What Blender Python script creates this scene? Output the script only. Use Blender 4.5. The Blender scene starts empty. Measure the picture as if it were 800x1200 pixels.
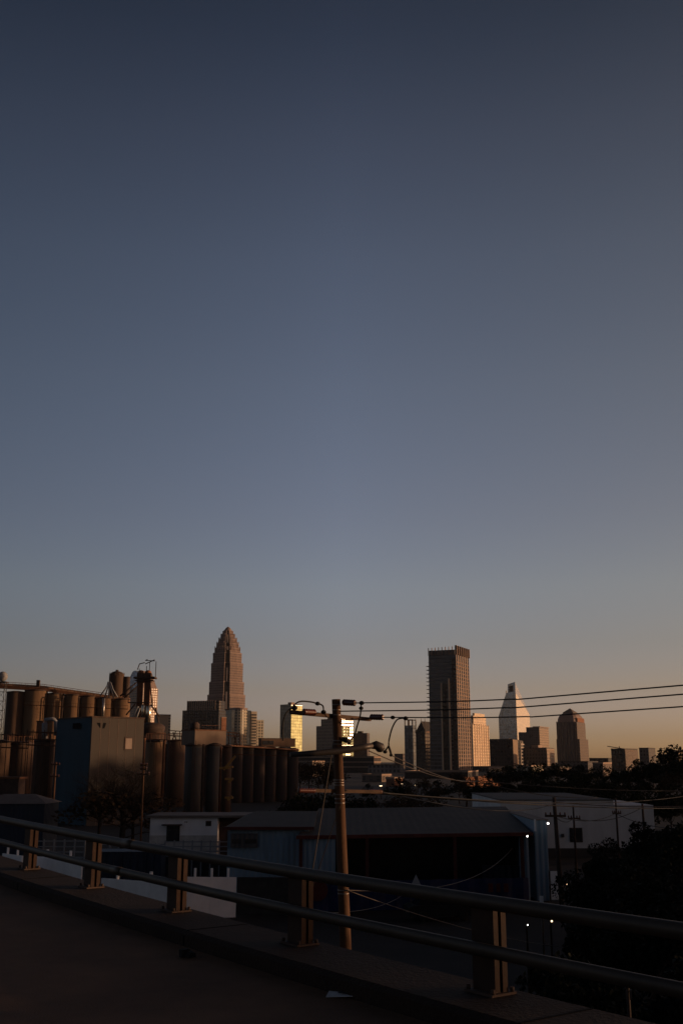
import bpy, math, random
from math import sin, cos, tan, pi, radians, atan2, sqrt
from mathutils import Vector, Matrix

random.seed(7)
C = bpy.context.scene.collection
SC = bpy.context.scene
CAMZ = 10.0
FPX = 1200.0
PITCH = math.atan(292 / 1200)
CP, SP = cos(PITCH), sin(PITCH)
HAZE = .00002
SUN_AZ, SUN_EL = radians(89), radians(3)

# ------------------------------------------------------------------ measuring helpers (photograph 800 x 1200)
def ray(px, py):
    xc, yc = (px - 400) / FPX, (600 - py) / FPX
    return Vector((xc, CP - yc * SP, SP + yc * CP))

def F(px, py, Y):
    d = ray(px, py)
    t = Y / d.y
    return Vector((d.x * t, Y, CAMZ + d.z * t))

def Z(py, Y):
    return F(400, py, Y).z

def S(Y):
    return Y * CP / FPX

# ------------------------------------------------------------------ objects
W = {}
def thing(name, label, cat, loc=(0, 0, 0), rz=0.0, group=None, kind=None):
    o = bpy.data.objects.new(name, None)
    o.empty_display_size = 0.3
    C.objects.link(o)
    o.location = loc
    o.rotation_euler = (0, 0, rz)
    o['label'] = label
    o['category'] = cat
    if group:
        o['group'] = group
    if kind:
        o['kind'] = kind
    W[o.name] = Matrix.Translation(Vector(loc)) @ Matrix.Rotation(rz, 4, 'Z')
    return o

def tag(o, label=None, cat=None, group=None, kind=None):
    if label: o['label'] = label
    if cat: o['category'] = cat
    if group: o['group'] = group
    if kind: o['kind'] = kind
    return o

def copy_tree(o, parent=None):
    c = o.copy()
    C.objects.link(c)
    c.parent = parent
    for ch in o.children:
        copy_tree(ch, c)
    return c

class MB:
    def __init__(s):
        s.v, s.f, s.sm = [], [], []
    def add(s, vs, fs, smooth=False):
        b = len(s.v)
        s.v += [Vector(p) for p in vs]
        for f in fs:
            s.f.append(tuple(b + i for i in f))
            s.sm.append(smooth)
        return s
    def box(s, x0, x1, y0, y1, z0, z1):
        v = [(x0, y0, z0), (x1, y0, z0), (x1, y1, z0), (x0, y1, z0), (x0, y0, z1), (x1, y0, z1), (x1, y1, z1), (x0, y1, z1)]
        return s.add(v, [(3, 2, 1, 0), (4, 5, 6, 7), (0, 1, 5, 4), (1, 2, 6, 5), (2, 3, 7, 6), (3, 0, 4, 7)])
    def obox(s, c, u, w, hx, hy, z0, z1):
        """box centred at c (xy), axis u (half hx), axis w (half hy)"""
        c, u, w = Vector(c), Vector(u), Vector(w)
        p = [c - u * hx - w * hy, c + u * hx - w * hy, c + u * hx + w * hy, c - u * hx + w * hy]
        v = [(q.x, q.y, z0) for q in p] + [(q.x, q.y, z1) for q in p]
        return s.add(v, [(3, 2, 1, 0), (4, 5, 6, 7), (0, 1, 5, 4), (1, 2, 6, 5), (2, 3, 7, 6), (3, 0, 4, 7)])
    def prism(s, poly, z0, z1, top=None):
        n = len(poly)
        t = top or poly
        v = [(p[0], p[1], z0) for p in poly] + [(p[0], p[1], z1) for p in t]
        f = [tuple(range(n - 1, -1, -1)), tuple(range(n, 2 * n))]
        f += [(i, (i + 1) % n, n + (i + 1) % n, n + i) for i in range(n)]
        return s.add(v, f)
    def lathe(s, c, prof, n=24, smooth=True):
        """prof: [(r,z)] round vertical axis at c"""
        v = []
        for r, z in prof:
            for k in range(n):
                a = 2 * pi * k / n
                v.append((c[0] + r * cos(a), c[1] + r * sin(a), z))
        m = len(prof)
        f = []
        for j in range(m - 1):
            for k in range(n):
                k2 = (k + 1) % n
                f.append((j * n + k, j * n + k2, (j + 1) * n + k2, (j + 1) * n + k))
        s.add(v, f, smooth)
        b = len(s.v) - len(v)
        s.f.append(tuple(b + k for k in range(n - 1, -1, -1))); s.sm.append(False)
        s.f.append(tuple(b + (m - 1) * n + k for k in range(n))); s.sm.append(False)
        return s
    def cyl(s, c, r, z0, z1, n=24):
        return s.lathe(c, [(r, z0), (r, z1)], n)
    def tube(s, path, r, n=6, flat=1.0, up=None):
        path = [Vector(p) for p in path]
        m = len(path)
        rs = r if isinstance(r, (list, tuple)) else [r] * m
        v = []
        for i, p in enumerate(path):
            t = (path[min(i + 1, m - 1)] - path[max(i - 1, 0)]).normalized()
            u = Vector((0, 0, 1)) if abs(t.z) < .95 else Vector((1, 0, 0))
            a = t.cross(u).normalized()
            b = a.cross(t).normalized()
            for k in range(n):
                q = 2 * pi * (k + .5) / n
                v.append(p + a * cos(q) * rs[i] * flat + b * sin(q) * rs[i])
        f = []
        for i in range(m - 1):
            for k in range(n):
                k2 = (k + 1) % n
                f.append((i * n + k, i * n + k2, (i + 1) * n + k2, (i + 1) * n + k))
        s.add(v, f, n > 4)
        b = len(s.v) - len(v)
        s.f.append(tuple(b + k for k in range(n - 1, -1, -1))); s.sm.append(False)
        s.f.append(tuple(b + (m - 1) * n + k for k in range(n))); s.sm.append(False)
        return s
    def sphere(s, c, r, n=12, sz=1.0):
        prof = []
        k = n // 2
        for j in range(k + 1):
            a = -pi / 2 + pi * j / k
            prof.append((max(r * cos(a), 1e-3), c[2] + r * sz * sin(a)))
        return s.lathe(c, prof, n)
    def build(s, name, mat, parent=None, world=False):
        vs = s.v
        if parent is not None and world:
            inv = W[parent.name].inverted()
            vs = [inv @ p for p in vs]
        me = bpy.data.meshes.new(name)
        me.from_pydata([tuple(p) for p in vs], [], s.f)
        me.polygons.foreach_set('use_smooth', s.sm)
        me.materials.append(mat)
        me.update()
        o = bpy.data.objects.new(name, me)
        C.objects.link(o)
        if parent is not None:
            o.parent = parent
            W[o.name] = W[parent.name]
        else:
            W[o.name] = Matrix.Identity(4)
        return o

# ------------------------------------------------------------------ materials
M = {}
def _base(name):
    m = bpy.data.materials.new(name)
    m.use_nodes = True
    nt = m.node_tree
    return m, nt, nt.nodes['Principled BSDF']

def mat(name, col, rough=.8, metal=0.0, var=.25, scale=1.0, streak=0.0, bump=0.0, spec=.3, fine=0.0, col2=None):
    m, nt, b = _base(name)
    b.inputs['Roughness'].default_value = rough
    b.inputs['Metallic'].default_value = metal
    b.inputs['Specular IOR Level'].default_value = spec
    tc = nt.nodes.new('ShaderNodeTexCoord')
    mp = nt.nodes.new('ShaderNodeMapping')
    nt.links.new(tc.outputs['Object'], mp.inputs['Vector'])
    if streak:
        mp.inputs['Scale'].default_value = (1, 1, streak)
    n = nt.nodes.new('ShaderNodeTexNoise')
    n.inputs['Scale'].default_value = scale
    n.inputs['Detail'].default_value = 6
    n.inputs['Roughness'].default_value = .65
    nt.links.new(mp.outputs[0], n.inputs['Vector'])
    r = nt.nodes.new('ShaderNodeValToRGB')
    r.color_ramp.elements[0].position = .3
    r.color_ramp.elements[1].position = .7
    c2 = col2 or tuple(min(1, c * (1 + var)) for c in col)
    r.color_ramp.elements[0].color = (*[c * (1 - var) for c in col], 1)
    r.color_ramp.elements[1].color = (*c2, 1)
    nt.links.new(n.outputs['Fac'], r.inputs['Fac'])
    nt.links.new(r.outputs['Color'], b.inputs['Base Color'])
    if bump:
        n2 = nt.nodes.new('ShaderNodeTexNoise')
        n2.inputs['Scale'].default_value = fine or scale * 6
        n2.inputs['Detail'].default_value = 5
        nt.links.new(tc.outputs['Object'], n2.inputs['Vector'])
        bp = nt.nodes.new('ShaderNodeBump')
        bp.inputs['Strength'].default_value = bump
        bp.inputs['Distance'].default_value = .05
        nt.links.new(n2.outputs['Fac'], bp.inputs['Height'])
        nt.links.new(bp.outputs[0], b.inputs['Normal'])
    M[name] = m
    return m

def M_(nt, op, a, b=None):
    n = nt.nodes.new('ShaderNodeMath')
    n.operation = op
    for i, x in enumerate((a, b)):
        if x is None: continue
        if isinstance(x, (int, float)): n.inputs[i].default_value = x
        else: nt.links.new(x, n.inputs[i])
    return n.outputs[0]

def winmat(name, wall, glass, bw, fh, fu, fv, grough=.15, wrough=.75, gmetal=.0, gspec=.8, tilt=.0, gvar=.5, wmetal=0.0):
    """wall cladding with a regular grid of glazing: bw bay width, fh storey height, fu/fv share of a bay that is glass"""
    m, nt, b = _base(name)
    tc = nt.nodes.new('ShaderNodeTexCoord')
    so = nt.nodes.new('ShaderNodeSeparateXYZ'); nt.links.new(tc.outputs['Object'], so.inputs[0])
    sn = nt.nodes.new('ShaderNodeSeparateXYZ'); nt.links.new(tc.outputs['Normal'], sn.inputs[0])
    ax, ay, az = (M_(nt, 'ABSOLUTE', sn.outputs[i]) for i in range(3))
    usey = M_(nt, 'GREATER_THAN', ax, ay)
    u = M_(nt, 'ADD', M_(nt, 'MULTIPLY', so.outputs[1], usey), M_(nt, 'MULTIPLY', so.outputs[0], M_(nt, 'SUBTRACT', 1.0, usey)))
    uu = M_(nt, 'DIVIDE', M_(nt, 'ADD', u, 500.0 * bw), bw)
    vv = M_(nt, 'DIVIDE', so.outputs[2], fh)
    wu = M_(nt, 'LESS_THAN', M_(nt, 'ABSOLUTE', M_(nt, 'SUBTRACT', M_(nt, 'FRACT', uu), .5)), fu / 2)
    wv = M_(nt, 'LESS_THAN', M_(nt, 'ABSOLUTE', M_(nt, 'SUBTRACT', M_(nt, 'FRACT', vv), .5)), fv / 2)
    msk = M_(nt, 'MULTIPLY', M_(nt, 'MULTIPLY', wu, wv), M_(nt, 'LESS_THAN', az, .5))
    cb = nt.nodes.new('ShaderNodeCombineXYZ')
    nt.links.new(M_(nt, 'FLOOR', uu), cb.inputs[0]); nt.links.new(M_(nt, 'FLOOR', vv), cb.inputs[1]); nt.links.new(usey, cb.inputs[2])
    wn = nt.nodes.new('ShaderNodeTexWhiteNoise'); nt.links.new(cb.outputs[0], wn.inputs['Vector'])
    gm = nt.nodes.new('ShaderNodeMix'); gm.data_type = 'RGBA'
    gm.inputs[6].default_value = (*[c * (1 - gvar) for c in glass], 1)
    gm.inputs[7].default_value = (*[min(1, c * (1 + gvar)) for c in glass], 1)
    nt.links.new(wn.outputs['Value'], gm.inputs[0])
    nz = nt.nodes.new('ShaderNodeTexNoise'); nz.inputs['Scale'].default_value = .15; nz.inputs['Detail'].default_value = 8
    nt.links.new(tc.outputs['Object'], nz.inputs['Vector'])
    wm = nt.nodes.new('ShaderNodeMix'); wm.data_type = 'RGBA'
    wm.inputs[6].default_value = (*[c * .75 for c in wall], 1); wm.inputs[7].default_value = (*[min(1, c * 1.25) for c in wall], 1)
    nt.links.new(nz.outputs['Fac'], wm.inputs[0])
    mx = nt.nodes.new('ShaderNodeMix'); mx.data_type = 'RGBA'
    nt.links.new(msk, mx.inputs[0]); nt.links.new(wm.outputs[2], mx.inputs[6]); nt.links.new(gm.outputs[2], mx.inputs[7])
    nt.links.new(mx.outputs[2], b.inputs['Base Color'])
    def lerp(a_, b_): return M_(nt, 'ADD', a_, M_(nt, 'MULTIPLY', msk, b_ - a_))
    nt.links.new(lerp(wrough, grough), b.inputs['Roughness'])
    nt.links.new(lerp(wmetal, gmetal), b.inputs['Metallic'])
    nt.links.new(lerp(.25, gspec), b.inputs['Specular IOR Level'])
    if tilt:
        ge = nt.nodes.new('ShaderNodeNewGeometry')
        vs = nt.nodes.new('ShaderNodeVectorMath'); vs.operation = 'SUBTRACT'
        nt.links.new(wn.outputs['Color'], vs.inputs[0]); vs.inputs[1].default_value = (.5, .5, .5)
        sc = nt.nodes.new('ShaderNodeVectorMath'); sc.operation = 'SCALE'
        nt.links.new(vs.outputs[0], sc.inputs[0]); sc.inputs['Scale'].default_value = tilt
        ad = nt.nodes.new('ShaderNodeVectorMath'); ad.operation = 'ADD'
        nt.links.new(sc.outputs[0], ad.inputs[0]); nt.links.new(ge.outputs['Normal'], ad.inputs[1])
        nm = nt.nodes.new('ShaderNodeVectorMath'); nm.operation = 'NORMALIZE'
        nt.links.new(ad.outputs[0], nm.inputs[0])
        nt.links.new(nm.outputs[0], b.inputs['Normal'])
    M[name] = m
    return m

def ribmat(name, col, period, rough=.5, metal=.0, depth=.04, spec=.4, var=.2):
    """corrugated sheet metal: vertical ribs as bump, faint dirt"""
    m = mat(name, col, rough, metal, var, .6, streak=.2, spec=spec)
    nt = m.node_tree
    b = nt.nodes['Principled BSDF']
    tc = nt.nodes.new('ShaderNodeTexCoord')
    so = nt.nodes.new('ShaderNodeSeparateXYZ'); nt.links.new(tc.outputs['Object'], so.inputs[0])
    sn = nt.nodes.new('ShaderNodeSeparateXYZ'); nt.links.new(tc.outputs['Normal'], sn.inputs[0])
    usey = M_(nt, 'GREATER_THAN', M_(nt, 'ABSOLUTE', sn.outputs[0]), M_(nt, 'ABSOLUTE', sn.outputs[1]))
    u = M_(nt, 'ADD', M_(nt, 'MULTIPLY', so.outputs[1], usey), M_(nt, 'MULTIPLY', so.outputs[0], M_(nt, 'SUBTRACT', 1.0, usey)))
    h = M_(nt, 'SINE', M_(nt, 'MULTIPLY', u, 2 * pi / period))
    bp = nt.nodes.new('ShaderNodeBump'); bp.inputs['Strength'].default_value = .8; bp.inputs['Distance'].default_value = depth
    nt.links.new(h, bp.inputs['Height']); nt.links.new(bp.outputs[0], b.inputs['Normal'])
    return m

def emit(name, col, st):
    m, nt, b = _base(name)
    b.inputs['Base Color'].default_value = (*col, 1)
    b.inputs['Emission Color'].default_value = (*col, 1)
    b.inputs['Emission Strength'].default_value = st
    M[name] = m
    return m

mat('asphalt', (.014, .0125, .012), .9, var=.45, scale=.35, bump=.3, fine=30)
mat('road', (.135, .070, .036), .85, var=.35, scale=.8, bump=.35, fine=60)
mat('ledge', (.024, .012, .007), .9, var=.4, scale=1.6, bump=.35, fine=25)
mat('concrete_edge', (.04, .037, .036), .9, var=.35, scale=1.5, bump=.3, fine=20)
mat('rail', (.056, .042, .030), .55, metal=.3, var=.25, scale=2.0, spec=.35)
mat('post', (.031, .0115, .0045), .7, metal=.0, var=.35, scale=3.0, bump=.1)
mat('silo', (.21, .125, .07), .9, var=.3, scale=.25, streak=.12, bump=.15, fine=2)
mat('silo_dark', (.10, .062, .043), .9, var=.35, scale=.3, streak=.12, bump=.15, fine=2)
mat('silo_grey', (.10, .092, .085), .8, var=.35, scale=.5, streak=.1, bump=.15, fine=2)
mat('silo_brown', (.085, .062, .053), .9, var=.3, scale=.3, streak=.12, bump=.15, fine=2)
mat('rust', (.14, .06, .03), .75, var=.4, scale=1.0)
mat('rust_dark', (.07, .045, .035), .8, var=.4, scale=1.0)
mat('steel', (.42, .40, .38), .35, metal=.8, var=.25, scale=1.5)
mat('band_steel', (.30, .25, .21), .35, metal=.7, var=.2, scale=3)
mat('golden_steel', (.75, .62, .45), .25, metal=.9, var=.15, scale=.8)
mat('duct', (.26, .26, .27), .6, var=.2, scale=1)
mat('mill_grey', (.074, .063, .055), .85, var=.12, scale=.3, streak=.25)
mat('mill_blue', (.03, .066, .095), .8, var=.2, scale=.3, streak=.25)
mat('pane_dark', (.015, .015, .018), .25, var=.3, scale=1, spec=.5)
mat('pane_pale', (.24, .17, .13), .3, var=.2, scale=1, spec=.6)
mat('white_wall', (.60, .585, .58), .9, var=.15, scale=.5, streak=.3)
mat('office_white', (.78, .76, .77), .9, var=.12, scale=.5, streak=.3)
mat('white_panel', (.85, .84, .83), .8, var=.1, scale=.6)
mat('pale_roof', (.15, .125, .11), .8, var=.2, scale=.8)
mat('red_trim', (.07, .015, .012), .7, var=.25, scale=1)
ribmat('shed_roof', (.042, .033, .026), .6, rough=.8, depth=.008, var=.3)
ribmat('blue_metal', (.17, .25, .33), .4)
ribmat('grey_metal', (.06, .06, .065), .35)
ribmat('navy_metal', (.009, .017, .04), .5)
mat('blue_tarp', (.007, .017, .07), .7, var=.25, scale=1.5)
mat('red_print', (.10, .016, .012), .7, var=.2, scale=2)
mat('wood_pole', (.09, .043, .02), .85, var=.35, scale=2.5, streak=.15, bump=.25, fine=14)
mat('wood_dark', (.05, .035, .028), .9, var=.35, scale=2.5, streak=.15)
mat('wood_arm', (.08, .046, .028), .85, var=.3, scale=2)
mat('insulator', (.10, .03, .02), .3, var=.2, scale=4, spec=.6)
mat('cable', (.012, .011, .011), .7, var=.2, scale=2)
mat('cable_pale', (.05, .037, .028), .6, var=.2, scale=2)
mat('lamp_grey', (.07, .06, .056), .5, metal=.4, var=.15, scale=2)
mat('bark', (.05, .035, .025), .95, var=.35, scale=3, bump=.3)
mat('bark_dark', (.020, .015, .011), .95, var=.35, scale=3)
mat('foliage', (.016, .018, .009), .9, var=.5, scale=.6, spec=.1)
mat('foliage_brown', (.055, .036, .020), .95, var=.5, scale=.4, spec=.1)
mat('foliage_near', (.008, .011, .006), .85, var=.5, scale=1.2, spec=.15)
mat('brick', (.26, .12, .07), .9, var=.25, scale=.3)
mat('emblem_black', (.012, .012, .013), .95, var=.2, scale=2, spec=.05)
mat('paper', (.6, .6, .62), .7, var=.05, scale=10)
mat('ink', (.03, .03, .035), .7, var=.05, scale=10)
mat('marking', (.12, .115, .11), .8, var=.3, scale=3)
mat('rubber', (.012, .012, .012), .8, var=.2, scale=3)
mat('car_white', (.24, .24, .25), .35, var=.05, scale=1, spec=.5)
mat('tower_dark', (.045, .040, .040), .8, var=.25, scale=.05)
mat('tower_rib', (.14, .115, .10), .8, var=.2, scale=.05)
mat('tower_cream', (.72, .56, .40), .8, var=.15, scale=.05)
mat('tower_brown', (.33, .23, .17), .75, var=.2, scale=.05)
mat('hall_dark', (.055, .047, .043), .85, var=.3, scale=.05)
mat('dome_stone', (.24, .17, .145), .7, var=.2, scale=.05)
emit('lamp_white', (1.0, .93, .85), 6)
emit('lamp_warm', (1.0, .72, .42), 3)

# ------------------------------------------------------------------ sky, sun, camera
def make_world():
    w = bpy.data.worlds.new("World")
    SC.world = w
    w.use_nodes = True
    nt = w.node_tree
    sky = nt.nodes.new('ShaderNodeTexSky')
    sky.sky_type = 'NISHITA'
    sky.sun_disc = False
    sky.sun_elevation = SUN_EL
    sky.sun_rotation = SUN_AZ
    sky.altitude = 200
    sky.ozone_density = 2
    tc = nt.nodes.new('ShaderNodeTexCoord')
    sp = nt.nodes.new('ShaderNodeSeparateXYZ')
    nt.links.new(tc.outputs['Generated'], sp.inputs[0])
    # white balance of the evening haze: strongest near the horizon, weaker overhead
    K = 8.0
    r = nt.nodes.new('ShaderNodeValToRGB')
    stops = [(0.0, (2.9, 3.0, 7.6)), (.023, (2.28, 2.20, 5.0)), (.0655, (2.27, 1.75, 2.54)), (.110, (2.29, 1.70, 2.06)), (.163, (2.60, 1.87, 2.0)),
             (.232, (2.52, 1.74, 1.81)), (.351, (2.42, 1.66, 1.62)), (.4616, (2.1, 1.44, 1.39)), (.5535, (1.60, 1.09, 1.06)), (.628, (1.02, .74, .75)), (.72, (.55, .40, .41)), (.85, (.16, .14, .16))]
    el = r.color_ramp.elements
    el[0].position, el[0].color = stops[0][0], (*[c / K for c in stops[0][1]], 1)
    el[1].position, el[1].color = stops[-1][0], (*[c / K for c in stops[-1][1]], 1)
    for p, c in stops[1:-1]:
        e = el.new(p); e.color = (*[x / K for x in c], 1)
    nt.links.new(sp.outputs[2], r.inputs['Fac'])
    r2 = nt.nodes.new('ShaderNodeValToRGB')
    mr = nt.nodes.new('ShaderNodeMapRange')
    mr.inputs['From Min'].default_value = -.34; mr.inputs['From Max'].default_value = .34
    nt.links.new(sp.outputs[0], mr.inputs['Value'])
    nt.links.new(mr.outputs[0], r2.inputs['Fac'])
    e2 = r2.color_ramp.elements
    e2[0].position, e2[0].color = 0, (.64 / 2, .69 / 2, .73 / 2, 1)
    e2[1].position, e2[1].color = 1, (.96 / 2, .93 / 2, .85 / 2, 1)
    e = e2.new(.5); e.color = (.515, .53, .545, 1)
    m1 = nt.nodes.new('ShaderNodeVectorMath'); m1.operation = 'MULTIPLY'
    nt.links.new(sky.outputs[0], m1.inputs[0]); nt.links.new(r.outputs[0], m1.inputs[1])
    m2 = nt.nodes.new('ShaderNodeVectorMath'); m2.operation = 'MULTIPLY'
    nt.links.new(m1.outputs[0], m2.inputs[0]); nt.links.new(r2.outputs[0], m2.inputs[1])
    # the sky behind the camera is dimmed to weaken its fill light
    mb = nt.nodes.new('ShaderNodeMapRange'); mb.interpolation_type = 'SMOOTHSTEP'
    mb.inputs['From Min'].default_value = -.35; mb.inputs['From Max'].default_value = .1
    mb.inputs['To Min'].default_value = .55 * K * 2; mb.inputs['To Max'].default_value = K * 2
    nt.links.new(sp.outputs[1], mb.inputs['Value'])
    m3 = nt.nodes.new('ShaderNodeVectorMath'); m3.operation = 'SCALE'
    nt.links.new(m2.outputs[0], m3.inputs[0]); nt.links.new(mb.outputs[0], m3.inputs['Scale'])
    bg = nt.nodes['Background']
    nt.links.new(m3.outputs[0], bg.inputs[0])
    bg.inputs[1].default_value = .1

make_world()
sd = bpy.data.lights.new('sun', 'SUN')
sd.energy = 2.9
sd.angle = radians(.5)
sd.color = (1.0, .60, .33)
sun = bpy.data.objects.new('sun', sd)
C.objects.link(sun)
sun.rotation_euler = Vector((-sin(SUN_AZ) * cos(SUN_EL), -cos(SUN_AZ) * cos(SUN_EL), -sin(SUN_EL))).to_track_quat('-Z', 'Y').to_euler()

cd = bpy.data.cameras.new('camera')
cam = bpy.data.objects.new('camera', cd)
C.objects.link(cam)
cd.sensor_fit = 'VERTICAL'
cd.sensor_height = 36
cd.lens = 36 * FPX / 1200
cd.clip_start = .1
cd.clip_end = 20000
cam.location = (0, 0, CAMZ)
cam.rotation_euler = (pi / 2 + PITCH, 0, 0)
SC.camera = cam

# ------------------------------------------------------------------ ground
g = MB()
g.add([(-9000, -9000, 0), (9000, -9000, 0), (9000, 9000, 0), (-9000, 9000, 0)], [(0, 1, 2, 3)])
tag(g.build('ground', M['asphalt']), kind='structure')

# ------------------------------------------------------------------ overpass: deck, road, ledge, railing
d_ = ray(-485, 878)
AX = Vector((d_.x, d_.y, 0)).normalized()
NX = Vector((AX.y, -AX.x, 0))
r0 = ray(575, 1163)
P0 = r0 * (1.9 / -r0.z); P0.z = 0

def on_line(px, py, off=0.0):
    """where the sight line meets the vertical plane of the railing: (distance along it, height)"""
    d = ray(px, py)
    t = (P0 + NX * off).dot(NX) / d.dot(NX)
    p = d * t
    return (p - P0).dot(AX), CAMZ + p.z

def interp(tab, s):
    if s <= tab[0][0]:
        (a, za), (b, zb) = tab[0], tab[1]
    elif s >= tab[-1][0]:
        (a, za), (b, zb) = tab[-2], tab[-1]
    else:
        for (a, za), (b, zb) in zip(tab, tab[1:]):
            if a <= s <= b: break
    return za + (zb - za) * (s - a) / (b - a)

base_px = [(575, 1163), (352, 1105), (207, 1068), (108, 1040), (35, 1018)]
top_px = [(800, 1086), (640, 1065), (535, 1050), (400, 1029.5), (270, 1008), (130, 982), (0, 958.5)]
base_tab = [on_line(*p) for p in base_px]
top_tab = [on_line(*p) for p in top_px]
posts_s = [b[0] for b in base_tab]
# one gentle vertical curve for deck and rails: fitted by least squares to the measured points (rails share the deck's curve)
def quad_fit(pts):
    n = len(pts)
    A = [[sum(p[0] ** (i + j) for p in pts) for j in range(3)] for i in range(3)]
    B = [sum(p[1] * p[0] ** i for p in pts) for i in range(3)]
    m = Matrix(A)
    x = m.inverted() @ Vector(B)
    return x
H_RAIL = sum(interp(top_tab, s) - z for s, z in base_tab) / len(base_tab)
q_ = quad_fit(base_tab + [(s, z - H_RAIL) for s, z in top_tab])
def zb(s):
    s = max(-9, min(26, s))
    return q_[0] + q_[1] * s + q_[2] * s * s
print('RAIL', H_RAIL, posts_s, list(q_), [(round(zb(s) - z, 3)) for s, z in base_tab])

def sweep(mb, prof, s0, s1, step=1.0, closed=True):
    n = len(prof)
    ss = []
    s = s0
    while s < s1 + 1e-6:
        ss.append(s); s += step
    v = []
    for s in ss:
        z = zb(s)
        for o, dz in prof:
            p = P0 + AX * s + NX * o
            v.append((p.x, p.y, z + dz))
    f = []
    for i in range(len(ss) - 1):
        for k in range(n if closed else n - 1):
            k2 = (k + 1) % n
            f.append((i * n + k, i * n + k2, (i + 1) * n + k2, (i + 1) * n + k))
    if closed:
        f.append(tuple(range(n))); f.append(tuple((len(ss) - 1) * n + k for k in range(n - 1, -1, -1)))
    return mb.add(v, f)

S0, S1 = -40, 70
br = thing('overpass_bridge', 'low concrete road overpass with a dusty kerb ledge along its edge', 'bridge', (P0.x, P0.y, 0))
sweep(MB(), [(-13.2, -.55), (.30, -.55), (.30, -.174), (-13.2, -.174)], S0, S1).build('deck_slab', M['concrete_edge'], br, True)
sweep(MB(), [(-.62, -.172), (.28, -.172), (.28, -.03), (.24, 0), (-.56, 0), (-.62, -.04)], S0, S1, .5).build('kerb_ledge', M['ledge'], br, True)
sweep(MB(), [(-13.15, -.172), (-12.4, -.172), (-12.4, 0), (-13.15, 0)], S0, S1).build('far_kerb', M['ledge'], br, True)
for o in (-1.2, -4.8, -8.4, -12.0):
    sweep(MB(), [(o - .2, -1.5), (o + .2, -1.5), (o + .2, -.552), (o - .2, -.552)], S0, S1, 2).build('girder', M['concrete_edge'], br, True)
for s in (-20, 20, 52):
    p = P0 + AX * s - NX * 6.4
    MB().obox(p, AX, NX, .45, 5.5, 0, zb(s) - 1.503).build('pier', M['concrete_edge'], br, True)
sweep(MB(), [(-.622, -.166), (-12.38, -.166)], S0, S1, 1, False).build('road', M['road'])
bpy.data.objects['road']['kind'] = 'structure'
def rail_path(off, dz, s0, s1, step=.6):
    out = []
    s = s0
    while s < s1:
        p = P0 + AX * s + NX * off
        out.append((p.x, p.y, zb(s) + dz)); s += step
    return out
for s in (-12.4, -6.4, -.9, 4.4, 10.1, 15.8, 21.6):
    b = MB()
    p = P0 + AX * s - NX * .17
    b.obox(p, AX, NX, .012, .40, zb(s) - .02, zb(s) + .004)
    p = P0 + AX * s - NX * .621
    b.obox(p, AX, NX, .012, .004, zb(s) - .16, zb(s) - .05)
    b.build('expansion_joint', M['emblem_black'], br, True)
dpost = (posts_s[-1] - posts_s[0]) / 4
rl = thing('bridge_railing', 'two rail grey metal bridge railing on rusty posts along the dusty ledge', 'railing', (P0.x, P0.y, zb(0)))
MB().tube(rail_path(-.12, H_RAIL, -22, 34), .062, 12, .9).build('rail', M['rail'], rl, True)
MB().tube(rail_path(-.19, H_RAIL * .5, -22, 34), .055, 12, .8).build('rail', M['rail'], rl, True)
for s, o_, f_, r_ in ((7.1, -.12, 1, .067), (7.3, -.19, .5, .059), (15.9, -.12, 1, .067)):
    q0, q1 = (P0 + AX * (s + k) + NX * o_ for k in (-.16, .16))
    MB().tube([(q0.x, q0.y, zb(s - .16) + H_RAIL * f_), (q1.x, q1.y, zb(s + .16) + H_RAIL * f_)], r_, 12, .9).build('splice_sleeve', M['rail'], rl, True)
allposts = list(posts_s)
for k in range(1, 4):
    allposts.insert(0, posts_s[0] - dpost * k)
    allposts.append(posts_s[-1] + dpost * k)
for s in allposts:
    p = P0 + AX * s
    b = MB()
    # H-section: two flanges and a recessed web between them
    z0, z1 = zb(s) + .02, zb(s) + H_RAIL + .01
    b.obox(p - NX * .05, AX, NX, .135, .027, z0, z1)
    b.obox(p + NX * .04, AX, NX, .135, .029, z0, z1)
    b.obox(p - NX * .006, AX, NX, .10, .0165, z0, z1 - .01)
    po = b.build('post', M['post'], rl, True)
    MB().obox(p - NX * .01, AX, NX, .17, .14, zb(s) + .003, zb(s) + .022).build('base_plate', M['rust_dark'], po, True)
    for i in (-1, 1):
        for j in (-1, 1):
            q = p + AX * .15 * i + NX * (.11 * j - .01)
            MB().cyl((q.x, q.y), .018, zb(s) + .022, zb(s) + .06, 6).build('bolt', M['rust_dark'], po, True)

# litter on the carriageway and ledge
def on_road(px, py):
    s = 0; d = ray(px, py)
    for _ in range(20):
        z = zb(s) - .163
        t = (z - CAMZ) / d.z
        s = (d * t - P0).dot(AX)
    p = d * t
    return Vector((p.x, p.y, z)), s
p, s = on_road(404, 1168)
pm = MB()
wv = [(-.16, -.075), (.16, -.075), (.16, .075), (-.16, .075)]
pm.add([(x, y, .004 + .02 * (i % 2)) for i, (x, y) in enumerate(wv)] + [(x, y, .009 + .02 * (i % 2)) for i, (x, y) in enumerate(wv)],
       [(3, 2, 1, 0), (4, 5, 6, 7), (0, 1, 5, 4), (1, 2, 6, 5), (2, 3, 7, 6), (3, 0, 4, 7)])
lt = thing('paper_scrap', 'crumpled white paper scrap lying on the road by the kerb', 'litter', p, radians(-10))
pm.build('sheet', M['paper'], lt)
MB().box(-.06, .05, -.03, .03, .034, .037).build('print', M['ink'], lt)
p, s = on_road(222, 1121)
t_ = MB()
for k in range(5):
    t_.obox((random.uniform(-.06, .06), random.uniform(-.05, .05)), (cos(k), sin(k)), (-sin(k), cos(k)), .05, .03, .0, .03 + .012 * k)
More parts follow.
